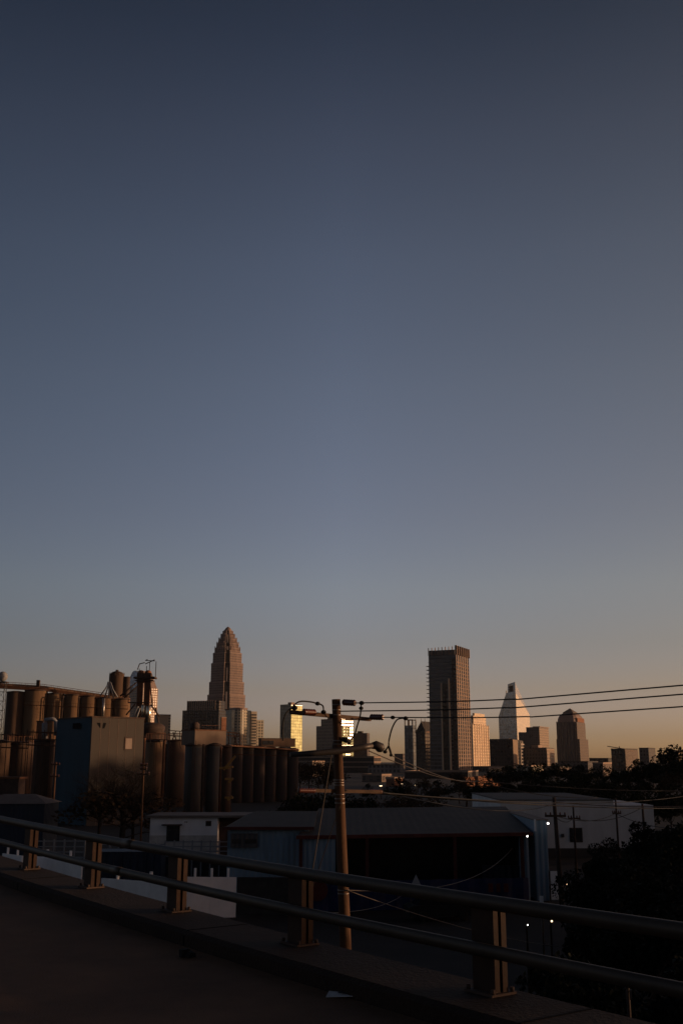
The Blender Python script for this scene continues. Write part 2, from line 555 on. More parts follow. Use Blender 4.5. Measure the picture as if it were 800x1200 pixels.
o = t_.build('rubber_scrap', M['rubber']); o.location = p
tag(o, 'small black scrap of tyre rubber lying alone on the road', 'litter')

# ------------------------------------------------------------------ vegetation
def leaf_cloud(mb, c, r, n, size, rnd, sq=.8):
    for _ in range(n):
        while True:
            d = Vector((rnd.uniform(-1, 1), rnd.uniform(-1, 1), rnd.uniform(-1, 1)))
            if .1 < d.length < 1: break
        d = d.normalized() * (d.length ** .45)
        p = Vector(c) + Vector((d.x * r, d.y * r, d.z * r * sq))
        a = Vector((rnd.gauss(0, 1), rnd.gauss(0, 1), rnd.gauss(0, 1))).normalized()
        b = a.cross(Vector((rnd.gauss(0, 1), rnd.gauss(0, 1), rnd.gauss(0, 1)))).normalized()
        s = size * rnd.uniform(.5, 1.3)
        mb.add([p - a * s, p + b * s * .6, p + a * s, p - b * s * .6], [(0, 1, 2, 3)])

def branch(mb, p, d, L, r, depth, rnd, tips, bend=.25, kids=3, decay=.62):
    path, rs = [p], [r]
    q, dd = Vector(p), Vector(d)
    for k in range(4):
        dd = (dd + Vector((rnd.gauss(0, bend), rnd.gauss(0, bend), rnd.gauss(0, bend * .6) + .06))).normalized()
        q = q + dd * L / 4
        path.append(Vector(q)); rs.append(r * (1 - .14 * (k + 1)))
    mb.tube(path, rs, 5 if depth > 1 else 3)
    tips.append((q, depth))
    if depth <= 0: return
    for k in range(kids):
        i = rnd.choice((2, 3, 4, 4))
        nd = (dd + Vector((rnd.gauss(0, .6), rnd.gauss(0, .6), rnd.gauss(.15, .4)))).normalized()
        branch(mb, path[i], nd, L * rnd.uniform(.55, .8), rs[i] * decay, depth - 1, rnd, tips, bend, kids, decay)

def tree_meshes(h, seed, leaf='foliage', nleaf=900, size=.5, spread=.32, bare=False, depth=2, clump=.17, low=.28):
    rnd = random.Random(seed)
    tr = MB(); tips = []
    top = Vector((rnd.gauss(0, .3), rnd.gauss(0, .3), h * .55))
    tr.tube([(0, 0, -.2), (.1, .05, h * .2), top], [h * .024, h * .018, h * .012], 7)
    for k in range(7 if not bare else 8):
        a = 2 * pi * k / 7 + rnd.uniform(-.4, .4)
        z = h * rnd.uniform(low, .55)
        el = rnd.uniform(.35, 1.1)
        branch(tr, Vector((0, 0, z)) + Vector((top.x, top.y, 0)) * (z / (h * .55)), Vector((cos(a) * cos(el), sin(a) * cos(el), sin(el))), h * spread * rnd.uniform(.75, 1.1), h * (.016 if bare else .010), depth, rnd, tips, kids=4 if bare else 3, decay=.72 if bare else .62)
    branch(tr, top, Vector((0, 0, 1)), h * .32, h * (.016 if bare else .011), depth, rnd, tips, kids=4 if bare else 3, decay=.72 if bare else .62)
    cr = None
    if not bare:
        cr = MB()
        ends = [t for t, d in tips if d <= 1]
        rnd.shuffle(ends)
        ends = ends[:34]
        per = nleaf // len(ends)
        for t in ends:
            leaf_cloud(cr, t, h * clump * rnd.uniform(.5, 1.15), per, size, rnd)
    return tr, cr

PROTO = {}
def proto_tree(key, h, seed, leafmat, barkmat='bark', **kw):
    PROTO[key] = (h, seed, leafmat, barkmat, kw, [])
def put_tree(key, x, y, hh, rz, name, label, group, cat='tree', z=0.0, wide=1.0):
    h, seed, lm, bm, kw, me = PROTO[key]
    t = thing(name, label, cat, (x, y, z), rz, group)
    if not me:
        tr, cr = tree_meshes(h, seed, **kw)
        vs = (cr or tr).v
        zt = sorted(p.z for p in vs)[int(len(vs) * .997)]
        for mb in (tr, cr):
            if mb: mb.v = [p * (h / zt) for p in mb.v]
        a = tr.build('trunk', M[bm], t)
        me.append(a.data)
        if cr:
            b = cr.build('crown', M[lm], t)
            me.append(b.data)
    else:
        for nm, d in zip(('trunk', 'crown'), me):
            o = bpy.data.objects.new(nm, d)
            C.objects.link(o); o.parent = t
    t.scale = (hh / h * wide, hh / h * wide, hh / h)
    return t

proto_tree('far_a', 10, 11, 'foliage', nleaf=1600, size=.38)
proto_tree('far_b', 10, 12, 'foliage', nleaf=1600, size=.38, spread=.27, clump=.15)
proto_tree('far_c', 10, 13, 'foliage', nleaf=1600, size=.36, spread=.38)
proto_tree('round', 10, 14, 'foliage', nleaf=3000, size=.34, spread=.26, clump=.22, low=.4)
proto_tree('brown', 10, 15, 'foliage_brown', nleaf=1500, size=.26, spread=.34, clump=.16)
proto_tree('bush_a', 8, 21, 'foliage_near', nleaf=9000, size=.16, spread=.36, clump=.17, low=.12)
proto_tree('bush_b', 8, 22, 'foliage_near', nleaf=9000, size=.15, spread=.42, clump=.16, low=.10)
proto_tree('bush_c', 8, 23, 'foliage_near', nleaf=9000, size=.16, spread=.32, clump=.18, low=.15)
proto_tree('bare', 10, 31, None, 'bark_dark', bare=True, depth=5, spread=.27)

rt = random.Random(5)
far_lab = 'dark leafy tree in the distant belt of trees below the towers'
FARG = 'trees in the distant belt'
def row(x0, x1, step, Y0, Y1, top0, top1, keys, lab, grp, name='tree'):
    x = x0
    while x < x1:
        Y = rt.uniform(Y0, Y1)
        tp = rt.uniform(top0, top1)
        h = max(3, Z(tp, Y))
        put_tree(rt.choice(keys), (x - 400) * S(Y), Y, h, rt.uniform(0, 6), name, lab, grp, wide=rt.uniform(1.0, 1.5))
        x += step * rt.uniform(.7, 1.3)
row(575, 830, 15, 300, 420, 893, 903, ('far_a', 'far_b', 'far_c'), far_lab, FARG)
row(545, 820, 19, 190, 260, 904, 917, ('far_a', 'far_b', 'far_c', 'brown'), 'dark tree in the nearer belt behind the white warehouse', 'trees behind the white warehouse')
row(430, 560, 20, 200, 300, 908, 924, ('far_a', 'far_c', 'brown'), 'low dark tree beyond the shed roof below the tall towers', 'trees beyond the shed roof')
row(640, 830, 22, 140, 170, 914, 926, ('far_a', 'far_b', 'far_c'), 'shadowy tree just behind the white warehouse roof edge', 'trees at the warehouse roof edge')
row(350, 500, 17, 128, 165, 926, 938, ('far_a', 'brown', 'far_c'), 'dark shrub in the yard strip behind the blue shed', 'shrubs behind the blue shed', 'shrub')
for (px, tp, Y, key, lab, wd) in [(774, 874, 260, 'round', 'round crowned tree standing tall against the glowing sky', 1.15), (744, 890, 300, 'far_a', 'small tree with pointed top beside the round crowned tree', .9),
                             (795, 882, 240, 'far_c', 'loose crowned tree at the edge beside the round crowned tree', 1.2), (733, 893, 270, 'far_b', 'low rounded tree in front of the crane building', 1.1)]:
    put_tree(key, (px - 400) * S(Y), Y, Z(tp, Y), rt.uniform(0, 6), 'tree', lab, None, wide=wd)
for (px, tp, Y) in [(352, 897, 330), (362, 893, 345), (373, 896, 300), (384, 892, 340), (380, 903, 280)]:
    put_tree('brown', (px - 400) * S(Y), Y, Z(tp, Y), rt.uniform(0, 6), 'tree', 'brown budding tree beside the end of the silo row', 'brown trees beside the silo row', wide=1.4)
put_tree('bare', (146 - 400) * S(118), 118, Z(886, 118), 1.0, 'bare_tree', 'bare branching tree in front of the blue and grey mill', None, wide=1.5)
put_tree('bare', (122 - 400) * S(121), 121, Z(899, 121), 3.1, 'bare_tree', 'smaller bare tree beside the blue wall corner', None, wide=1.4)
put_tree('bare', (160 - 400) * S(116), 116, Z(897, 116), 4.4, 'bare_tree', 'bare tree by the stacked crossarm pole before the grey mill wall', None, wide=1.3)
put_tree('brown', (150 - 400) * S(114), 114, Z(925, 114), 2.2, 'shrub', 'low brown shrub under the bare trees before the mill', None, 'shrub', wide=1.7)
# the dark shrubs by the bridge
for i, (px, tp, Y, key, wd) in enumerate([(745, 966, 62, 'bush_a', 1.1), (775, 963, 58, 'bush_b', 1.1), (705, 984, 70, 'bush_c', 1.0), (800, 966, 52, 'bush_c', 1.1), (725, 1000, 52, 'bush_b', 1.1),
                             (690, 1012, 66, 'bush_a', .8), (760, 1010, 44, 'bush_a', 1.2), (808, 1030, 38, 'bush_b', 1.2), (700, 1040, 46, 'bush_c', 1.1), (745, 1070, 34, 'bush_b', 1.2),
                             (790, 1110, 28, 'bush_c', 1.2), (680, 1080, 38, 'bush_a', 1.0), (845, 985, 48, 'bush_a', 1.3), (880, 1030, 36, 'bush_c', 1.3), (700, 1130, 27, 'bush_b', 1.1)]):
    put_tree(key, (px - 400) * S(Y), Y, Z(tp, Y), i * 1.7, 'leafy_bush', 'dark leafy bush in the thicket beyond the bridge railing', 'bushes in the thicket by the bridge', 'bush', wide=wd)
for i, (X, Y_, hh) in enumerate([(24, 24, 7.6), (31, 31, 8.6), (25, 37, 8.0), (36, 40, 9.0), (27, 48, 8.2), (38, 52, 9.2), (30, 60, 8.4), (42, 64, 9.4), (19, 20, 6.4), (34, 72, 9)]):  # unseen bushes added to keep the low sun off the thicket
    put_tree(('bush_a', 'bush_b', 'bush_c')[i % 3], X, Y_, hh, i * 2.1, 'leafy_bush', 'dark leafy bush in the thicket beyond the bridge railing', 'bushes in the thicket by the bridge', 'bush', wide=1.2)
# unseen woodland east of the yard, heights stepped so it shades the yard
y = -90
while y < 400:
    h = 16 if y < 60 else (19 if y < 140 else 24)
    X = 165 + max(0, y) * .12 + rt.uniform(-12, 12)
    if y > 150: X = 195 + rt.uniform(-12, 12)
    put_tree(rt.choice(('far_a', 'far_c', 'round')), X, y, h * rt.uniform(.9, 1.1), rt.uniform(0, 6), 'tree', 'unseen tree east of the yard in the belt hiding the low sun', 'trees east of the yard', wide=1.25)
    y += 6.5

# ------------------------------------------------------------------ city towers
def corner_building(name, label, xl, xc, xr, ytop, Y, th_deg, ym=880):
    """Empty at the corner nearest the camera; local -x runs along the left face, +y along the right face"""
    th = radians(th_deg)
    zm = Z(ym, Y)
    dz = (zm - CAMZ) * SP
    def X(k, Yd): return k * (Yd * CP + dz)
    kl, kc, kr = ((x - 400) / FPX for x in (xl, xc, xr))
    Xc = X(kc, Y)
    w = (Xc - kl * (Y * CP + dz)) / (cos(th) + kl * CP * sin(th))
    d = (kr * (Y * CP + dz) - Xc) / (sin(th) - kr * CP * cos(th))
    t = thing(name, label, 'tower', (Xc, Y, 0), -th)
    return t, w, d, Z(ytop, Y)

def parapet(b, x0, x1, y0, y1, z, h, t=.5):
    b.box(x0, x1, y0, y0 + t, z, z + h); b.box(x0, x1, y1 - t, y1, z, z + h)
    b.box(x0, x0 + t, y0 + t, y1 - t, z, z + h); b.box(x1 - t, x1, y0 + t, y1 - t, z, z + h)

# A: tower with rounded crown behind the grain elevator
winmat('win_A', (.30, .20, .15), (.10, .10, .13), 4.2, 4.0, .55, .6, .12, gspec=.9)
winmat('glass_A', (.10, .12, .17), (.17, .21, .30), 3.0, 4.0, .85, .85, .1, gmetal=.6)
t, w, d, h = corner_building('round_crown_tower', 'distant tower with rounded blue glass crown rising behind the grain elevator', 147, 164, 184, 806, 1700, 42, 840)
MB().box(-w, 0, 0, d, 0, h).build('facade', M['win_A'], t)
zt = Z(785, 1700)
c = MB()
poly = [(-w * .95, h)] + [(-w * .95 + w * .9 * (k / 8), h + (zt - h) * sin(pi / 2 * min(1, (k + 1) / 4)) * (1 if k < 5 else 1 - (k - 4) * .09)) for k in range(9)] + [(-w * .05, h)]
n = len(poly)
c.add([(x, d * .05, z) for x, z in poly] + [(x, d * .8, z) for x, z in poly], [tuple(range(n)), tuple(range(2 * n - 1, n - 1, -1))] + [(i + 1, i, n + i, n + i + 1) for i in range(n - 1)])
c.build('crown', M['glass_A'], t)
c = MB()
c.add([(-w * .05, d * .1, h), (0, d * .1, h), (0, d * .95, h), (-w * .05, d * .95, h), (-w * .05, d * .1, zt * .995), (-w * .05, d * .6, zt * .98)], [(0, 1, 4), (1, 2, 5, 4), (2, 3, 5), (0, 4, 5, 3)])
c.build('sloped_roof', M['dome_stone'], t)
# B: small beige block
winmat('win_B', (.36, .31, .24), (.04, .05, .06), 5, 4, .55, .7, .15)
t, w, d, h = corner_building('beige_block', 'small beige office block beside the grain elevator with dark glazed edge', 181, 185, 200, 838, 1500, 62, 850)
MB().box(-w, 0, 0, d * .78, 0, h).build('facade', mat('beige', (.30, .25, .185), .8, var=.15, scale=.1), t)
MB().box(-w * .9, -.02 * w, d * .78 + .02, d, 0, h * .998).build('glazing', M['win_B'], t)
parapet(b := MB(), -w, 0, 0, d, h + .01, 1.2); b.build('parapet', M['tower_dark'], t)

# C: broad ribbed dark block, two tiers
winmat('win_C', (.04, .032, .029), (.016, .015, .017), 3.4, 4.2, .7, .75, .2)
t, w, d, h = corner_building('ribbed_block', 'broad dark ribbed office block with a stepped rounded top', 213, 256, 264, 832, 1500, 16, 860)
MB().box(-w, 0, 0, d, 0, h).build('facade', M['win_C'], t)
b = MB()
k = 0
while k * 4.2 < w:
    b.box(-k * 4.2 - .9, -k * 4.2, -.35, -.003, 0, h - 3); k += 1
b.build('rib', M['tower_dark'], t)
h2 = Z(821, 1500)
b = MB()
pl = [(-w * .88, 1.5), (-w * .12, 1.5)] + [(-w * .12 + d * .55 * sin(a), 1.5 + d * .55 * (1 - cos(a))) for a in (.4, .8, 1.2, 1.57)] + [(-w * .12 + d * .55, d * .9), (-w * .88, d * .9)]
pl = [(min(x, -.5), y) for x, y in pl]
b.prism(pl, h + .02, h2); b.build('upper_tier', M['win_C'], t)
b = MB()
for k in range(14):
    x = -w * .88 + w * .76 * k / 13
    b.box(x - .6, x + .6, .8, 1.49, h + .02, h2 + .6)
b.build('rib', M['tower_brown'], t)

# D: tall stepped tower with a pointed crown
winmat('win_D', (.21, .15, .13), (.085, .066, .062), 3.0, 4.4, .62, .45, .6, gspec=.2)
winmat('glass_D', (.022, .018, .018), (.03, .026, .026), 2.5, 9.0, .6, .7, .35, gspec=.3)
YD = 1900
cx = F(266, 785, YD).x
t = thing('stepped_tower', 'tallest stepped stone tower tapering to a rounded crown, in the left half', 'tower', (cx, YD, 0), -radians(38))
tiers = [(22.6, 900, 815), (20.9, 815, 800), (19.2, 800, 778), (17.4, 778, 766), (15.6, 766, 760), (13.6, 760, 754.5), (11.2, 754.5, 749.5), (8.6, 749.5, 745), (6.3, 745, 741.5), (5.0, 741.5, 739)]
sq = S(YD)
z0 = 0
body, rim = MB(), MB()
notches = {}
for i, (hw, yb, yt) in enumerate(tiers):
    a = hw * sq / 1.22
    z1 = Z(yt, YD)
    n = a * .30
    pl = [(-a + n, -a), (a - n, -a), (a - n, -a + n), (a, -a + n), (a, a - n), (a - n, a - n), (a - n, a), (-a + n, a), (-a + n, a - n), (-a, a - n), (-a, -a + n), (-a + n, -a + n)]
    # gently bowed faces
    m = []
    for j, p in enumerate(pl):
        m.append(p)
        if j % 3 == 0:
            q = pl[(j + 1) % 12]
            mx, my = (p[0] + q[0]) / 2, (p[1] + q[1]) / 2
            L = sqrt(mx * mx + my * my)
            m.append((mx * (1 + .06 * a / L), my * (1 + .06 * a / L)))
    body.prism(m, z0 + .01, z1)
    m2 = [(x * 1.004, y * 1.004) for x, y in m]
    rim.prism(m2, z1 - 2.0, z1 + .5)
    g_ = a - n
    for sx, sy in ((1, -1), (-1, -1), (1, 1), (-1, 1)):
        u = Vector((sx, sy)).normalized(); v_ = Vector((-u.y, u.x))
        notches.setdefault((sx, sy), MB()).obox(Vector((sx * g_, sy * g_)) + u * n * .30, u, v_, n * .28, n * .62, z0 + .02, z1 - .3)
    z0 = z1
body.build('facade', M['win_D'], t); rim.build('rim', M['dome_stone'], t)
for nb in notches.values(): nb.build('corner_glazing', M['glass_D'], t)
st = MB()
u = Vector((1, -1)).normalized(); v_ = Vector((-u.y, u.x))
for ya, yb_, wd in ((832, 812, 1.5), (800, 784, .9), (763, 759, 1.5), (756, 745, 1.3)):
    hw = next(q[0] for q in tiers if q[2] <= (ya + yb_) / 2 <= q[1])
    a = hw * sq / 1.22
    st.obox(u * (a * .7 * 1.4142 + a * .3 * .60), u, v_, .5, wd, Z(ya, YD), Z(yb_, YD))
st.build('corner_glint', mat('glint_pale', (.42, .34, .29), .4, var=.2, scale=.1), t)  # pale strips paint the bright reflections on the corner glass
b = MB(); r = 4.3 * sq
zt = Z(735.2, YD)
b.lathe((0, 0), [(r, z0), (r * .96, z0 + (zt - z0) * .3), (r * .75, z0 + (zt - z0) * .65), (r * .35, zt), (.3, zt + 1.5)], 12); b.build('crown', M['dome_stone'], t)
for sx, sy in ((0, -1), (1, 0), (0, 1), (-1, 0)):
    b = MB()
    for i, (hw, yb, yt) in enumerate(tiers[4:9]):
        a = hw * sq / 1.22; z1 = Z(yt, YD)
        for k in range(-3, 4):
            e = a * .2 * k
            x, y = (e, sy * a * 1.04) if sx == 0 else (sx * a * 1.04, e)
            b.box(x - .5, x + .5, y - .5, y + .5, z1 - 5, z1 + 3)
    b.build('crown_rib', M['dome_stone'], t)

# E: apartment tower with curved pale front
t, w, d, h = corner_building('curved_apartment_tower', 'pale apartment tower with curved roof edge and balcony stripes below the stepped tower', 264, 271, 309, 843, 1250, 58, 860)
winmat('win_E', (.42, .37, .28), (.07, .075, .075), 3.6, 3.4, .58, .62, .2)
winmat('glass_E', (.05, .065, .08), (.04, .055, .07), 2.5, 3.4, .85, .85, .2, gmetal=.1)
hh = Z(832, 1250)
MB().box(-w, 0, 0, d * .1, 0, hh).build('glazing', M['glass_E'], t)
pl = [(-w * .95, d * .1), (0, d * .1)] + [(d * .09 * sin(pi * k / 6), d * .1 + d * .36 * k / 6) for k in range(1, 6)] + [(0, d * .46), (0, d * .48), (-w * .95, d * .48)]
MB().prism(pl, 0, hh + .5).build('curved_facade', M['win_E'], t)
pl2 = [(x * 1.02 + .6, y) for x, y in pl]
MB().prism(pl2, hh + .52, hh + 2.8).build('roof_rim', M['dome_stone'], t)
MB().box(-w, -.6, d * .485, d * .60, 0, hh).build('glazing', M['glass_E'], t)
MB().box(-w, 0, d * .605, d * .78, 0, hh - 1).build('balcony_bay', mat('pale_bay', (.38, .32, .25), .8, var=.15, scale=.1), t)
b = MB()
for k in range(int(hh / 3.4) - 1):
    b.box(.003, 1.2, d * .63, d * .755, 3.4 * k + 2.5, 3.4 * k + 4.3)
b.build('balcony_panel', M['tower_dark'], t)
MB().box(-w, -.4, d * .785, d, 0, h).build('low_wing', M['win_E'], t)
# orange lit stair slab beside C
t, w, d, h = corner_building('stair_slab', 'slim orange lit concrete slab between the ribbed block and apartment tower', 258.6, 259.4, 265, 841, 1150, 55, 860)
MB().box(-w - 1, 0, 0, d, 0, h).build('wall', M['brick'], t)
MB().box(-w - 1.2, .2, -.2, d + .2, h + .003, h + .8).build('coping', M['tower_brown'], t)

# F: glass slab with golden mirror face
m, nt, bs = _base('gold_glass')
winmat('gold_glass', (.075, .08, .05), (.084, .086, .048), 3.2, 3.9, .90, .84, .40, .55, gmetal=.95, tilt=.05, gvar=.12, wmetal=.95)
winmat('grey_glass', (.06, .055, .055), (.085, .08, .08), 3.2, 3.9, .85, .8, .12, gspec=.9)
t, w, d, h = corner_building('golden_glass_tower', 'glass tower whose right face mirrors the sun in bright gold', 328, 341, 354, 826, 1400, 45, 850)
MB().box(-w, -.15, 0, d, 0, h).build('facade', M['grey_glass'], t)
MB().box(-.148, .15, .15, d - .15, 0, h - .8).build('mirror_glazing', M['gold_glass'], t)
parapet(b := MB(), -w, -.15, 0, d, h + .003, 1.0); b.build('parapet', M['tower_dark'], t)
MB().box(-w * .6, -w * .3, d * .3, d * .6, h + .003, h + 4).build('plant_room', M['tower_brown'], t)

# G: stepped block behind the near pole
winmat('win_G', (.15, .12, .105), (.06, .055, .055), 3.5, 4, .6, .55, .2)
winmat('gold_patch', (.06, .05, .04), (.050, .058, .034), 2.6, 3.4, .80, .80, .42, .6, gmetal=.95, tilt=.08, gvar=.35)
t, w, d, h = corner_building('stepped_office_block', 'stepped office block with broken gold reflections right behind the near pole', 376, 400, 414, 842, 1300, 45, 862)
MB().box(-w, 0, 0, d, 0, h).build('facade', M['win_G'], t)
zz = lambda y: Z(y, 1300)
for u0, u1, ya, yb_ in ((.05, .22, 864, 851), (.27, .44, 864, 852), (.49, .66, 863, 852), (.05, .42, 873, 866.5), (.47, .98, 873, 867), (.42, .72, 879, 875), (.05, .3, 886, 876), (.76, .98, 886, 880)):
    MB().box(.003, .35, d * u0, d * u1, zz(ya), zz(yb_)).build('gold_window', M['gold_patch'], t)
MB().box(-w * 1.25, -w - .01, .5, d, 0, zz(850)).build('low_shoulder', M['win_G'], t)
b = MB(); b.box(-w * .8, -w * .5, d * .2, d * .7, h + .003, h + 3); b.build('plant_room', M['tower_dark'], t)
t, w, d, h = corner_building('grey_side_block', 'plain grey block adjoining the stepped office block behind the near pole', 413, 430, 433, 859, 1340, 22, 870)
MB().box(-w, 0, 0, d, 0, h).build('facade', winmat('win_G2', (.13, .11, .105), (.08, .075, .075), 3.5, 4, .5, .5, .3), t)
MB().box(-w * .7, -w * .4, d * .2, d * .8, h + .003, h + 2.5).build('plant_room', M['tower_dark'], t)
t, w, d, h = corner_building('garage_block', 'low dark parking block spreading below the stepped office block', 349, 438, 446, 886, 950, 14, 895)
b = MB(); b.box(-w, 0, 0, d, 0, h); b.build('wall', M['hall_dark'], t)
b = MB()
for k in range(3): b.box(-w - .2, .2, -.25, d + .2, h * (.3 + .3 * k), h * (.3 + .3 * k) + 1.1)
b.build('edge_trim', M['tower_brown'], t)
t, w, d, h = corner_building('pale_office_block', 'low pale grey office block left of the dark twin towers', 431, 469, 473, 897, 900, 14, 905)
MB().box(-w, 0, 0, d, 0, h).build('facade', winmat('win_G3', (.17, .16, .165), (.05, .05, .055), 3.5, 3.8, .6, .6, .25), t)
parapet(b := MB(), -w - .3, .3, -.3, d + .3, h + .003, .9); b.build('parapet', M['tower_dark'], t)

# H: glass block and gabled block left of the tall tower
t, w, d, h = corner_building('blue_glass_block', 'slim blue grey glass block with open roof frame', 474, 484, 488, 862, 1250, 25, 880)
winmat('glass_H', (.06, .065, .075), (.12, .15, .19), 3, 4, .85, .8, .1, gmetal=.3)
h2 = Z(848, 1250)
MB().box(-w, 0, 0, d, 0, h2 - 2).build('facade', M['glass_H'], t)
b = MB()
for x in (-w, -w * .5, -1):
    for y_ in (0, d - 1): b.box(x, x + 1, y_, y_ + 1, h2 - 1.99, h2 + 4)
b.box(-w, 0, 0, .8, h2 + 4.01, h2 + 5); b.box(-w, 0, d - .8, d, h2 + 4.01, h2 + 5)
b.build('roof_frame', M['tower_rib'], t)
t, w, d, h = corner_building('gabled_tower', 'dark tower with pointed gable and spires half hidden by the balcony tower', 487, 498, 510, 857, 1180, 35, 870)
winmat('win_H', (.045, .035, .033), (.02, .02, .022), 3.4, 4, .6, .6, .2)
MB().box(-w, 0, 0, d, 0, h).build('facade', M['win_H'], t)
zt = Z(845, 1180)
b = MB(); b.add([(-w, 0, h + .01), (0, 0, h + .01), (0, d, h + .01), (-w, d, h + .01), (-w * .5, d * .1, zt), (-w * .5, d * .9, zt)], [(0, 1, 4), (1, 2, 5, 4), (2, 3, 5), (3, 0, 4, 5)])
b.build('gable_roof', M['tower_dark'], t)
for q in ((-w, 0), (-w * .5, d * .1), (0, 0), (0, d)):
    MB().lathe(q, [(.7, h - 2), (.5, zt), (.12, zt + 3.5)], 6).build('spire', M['tower_rib'], t)
MB().box(.01, .5, d * .1, d * .8, Z(858, 1180), h - .3).build('sunlit_patch', M['brick'], t)  # brick-orange box paints the sunlit spot on the side wall

# I: the tall balcony tower
YI = 900
t, w, d, h = corner_building('balcony_tower', 'tall dark tower with balcony edges and a crown of thin fins, tallest on the right', 504, 537.2, 552.5, 767, YI, 24, 890)
winmat('win_I', (.065, .072, .088), (.042, .047, .06), 3.2, 3.15, .80, .62, .12, gspec=.8)
winmat('win_I2', (.16, .10, .075), (.02, .018, .018), 3.0, 3.15, .7, .6, .3)
MB().box(-w, -.4, .4, d, 0, h).build('facade', M['win_I'], t)
b = MB()
n = int(h / 3.15)
for k in range(1, n):
    b.box(-w - .15, -w * .02, .12, .398, 3.15 * k - .35, 3.15 * k + .35)
b.build('edge_trim', mat('slab_edge', (.17, .17, .19), .8, var=.2, scale=.2), t)
# right face: piers with recessed window columns
b = MB()
np_ = 6
for k in range(np_ + 1):
    y_ = d * k / np_
    b.box(-.398, .0, max(.1, y_ - 1.1), min(d, y_ + 1.1), 0, h)
b.build('pier_rib', M['tower_brown'], t)
b = MB()
for k in range(1, n):
    b.box(-.397, -.12, 1.25, d - 1.2, 3.15 * k - .55, 3.15 * k + .35)
b.build('spandrel_edge', mat('spandrel', (.17, .115, .09), .8, var=.2, scale=.2), t)
# projecting fins on the left face
zz = lambda y: Z(y, YI)
for x, yt in ((-w * .53, 800), (-w * .26, 795)):
    MB().box(x - .4, x + .4, -2.9, .118, 0, zz(yt)).build('fin', M['tower_cream'], t)
MB().box(-w * .53 + .3, -w * .26 - .3, -.9, .116, 0, zz(801)).build('dark_bay', M['win_H'], t)
MB().box(-w * .17, -.42, -.25, .114, 0, h - 4).build('dark_bay', M['win_H'], t)  # dark box standing proud stands in for the recess's darkness
for k in range(14):
    z1 = zz(779 + 4.6 * k)
    MB().box(-w - 2.6, -w - .002, .6, d * .55, z1 - .45, z1).build('balcony', M['tower_brown'], t)
for k in range(9):
    z1 = zz(788 + 4.6 * k)
    MB().box(-w * .4, -.5, d + .002, d + 2.2, z1 - .4, z1).build('balcony', M['tower_brown'], t)
for k in range(9):
    x = -w + (w - .4) * k / 8
    MB().box(x - .25, x + .25, .1, .9, h + .003, zz(757 + 1.0 * (8 - k) / 8)).build('crown_fin', M['tower_brown'], t)
for k in range(7):
    y_ = 1 + (d - 1) * k / 6
    MB().box(-1.1, .9, y_ - .7, y_ + .3, h + .003, zz(756)).build('crown_fin', M['tower_brown'], t)
b = MB(); parapet(b, -w + .3, -1.6, .92, d - .3, h + .003, zz(761) - h); b.build('parapet', mat('parapet_grey', (.17, .155, .15), .8, var=.15, scale=.2), t)
MB().box(-w * .7, -w * .3, d * .3, d * .7, h + .003, zz(761)).build('plant_room', M['tower_dark'], t)

# J: cream tower in full sun
t, w, d, h = corner_building('cream_tower', 'slender cream tower glowing in full evening sun beside the balcony tower', 549, 553.6, 573.5, 849, 1500, 25, 880)
winmat('win_J', (.80, .60, .42), (.16, .11, .08), 5.2, 4.2, .34, .72, .2)
MB().box(-w, 0, 0, d, 0, h).build('facade', M['win_J'], t)
MB().box(-w * .8, -.8, d * .12, d * .86, h + .003, Z(838, 1500)).build('upper_tier', M['win_J'], t)
MB().box(-w * .7, -1.2, d * .2, d * .8, Z(838, 1500) + .003, Z(835, 1500)).build('crown', M['tower_cream'], t)
b = MB()
for k in range(8): b.box(.003, .9, d * k / 7.6 - .01, d * k / 7.6 + 1.6, 0, h + 1.5)
b.build('rib', M['tower_cream'], t)

# K: faceted crystal tower with an open handle at the top
YK = 2000
t, w, d, h = corner_building('crystal_tower', 'pale faceted glass tower with sloping sides and an open handle top', 584.5, 605.5, 621, 799, YK, 30, 860)
winmat('glass_K', (.42, .42, .43), (.48, .48, .49), 3.0, 4.2, .9, .9, .16, .3, gmetal=.85, tilt=.03, gvar=.10, wmetal=.6)
winmat('glass_K2', (.62, .54, .44), (.66, .59, .50), 3.0, 4.2, .9, .9, .30, .4, gmetal=.55, tilt=.03, gvar=.08, wmetal=.4)  # warmer, brighter copy of the glass: sunlight put into its colour
zz = lambda y: Z(y, YK)
X_ = lambda px: -w * (605.0 - px) / (605.0 - 584.5)
zr = zz(836)
poly = [(-w, 0), (-w, zz(839)), (X_(594), zz(812.5)), (X_(594.3), zz(809.5)), (X_(596.3), zz(811)), (X_(597), zz(811))]
# main body below the handle
def body(mb, P):
    n = len(P)
    mb.add([(x, 0, z) for x, z in P] + [(x, d, min(z, zr)) for x, z in P], [tuple(range(n)), tuple(range(2 * n - 1, n - 1, -1))] + [((i + 1) % n, i, n + i, n + (i + 1) % n) for i in range(n)])
body(b := MB(), [(-w, 0), (0, 0), (0, zz(799)), (X_(602.6), zz(799.6)), (X_(602.6), zz(810.5)), (X_(597.6), zz(810.5)), (X_(596.0), zz(811)), (X_(594.2), zz(812)), (-w, zz(839))]); b.build('facade', M['glass_K'], t)
b = MB()
def slab4(P, y0, y1):
    b.add([(x, y0, z) for x, z in P] + [(x, y1, z) for x, z in P], [(0, 1, 2, 3), (7, 6, 5, 4), (0, 4, 5, 1), (1, 5, 6, 2), (2, 6, 7, 3), (3, 7, 4, 0)])
slab4([(X_(596.0), zz(810.9)), (X_(597.55), zz(810.4)), (X_(597.55), zz(801.2)), (X_(596.4), zz(801.6))], .2, 6)
slab4([(X_(597.6), zz(803.2)), (X_(602.55), zz(802.2)), (X_(602.55), zz(799.7)), (X_(597.6), zz(801.1))], .2, 6)
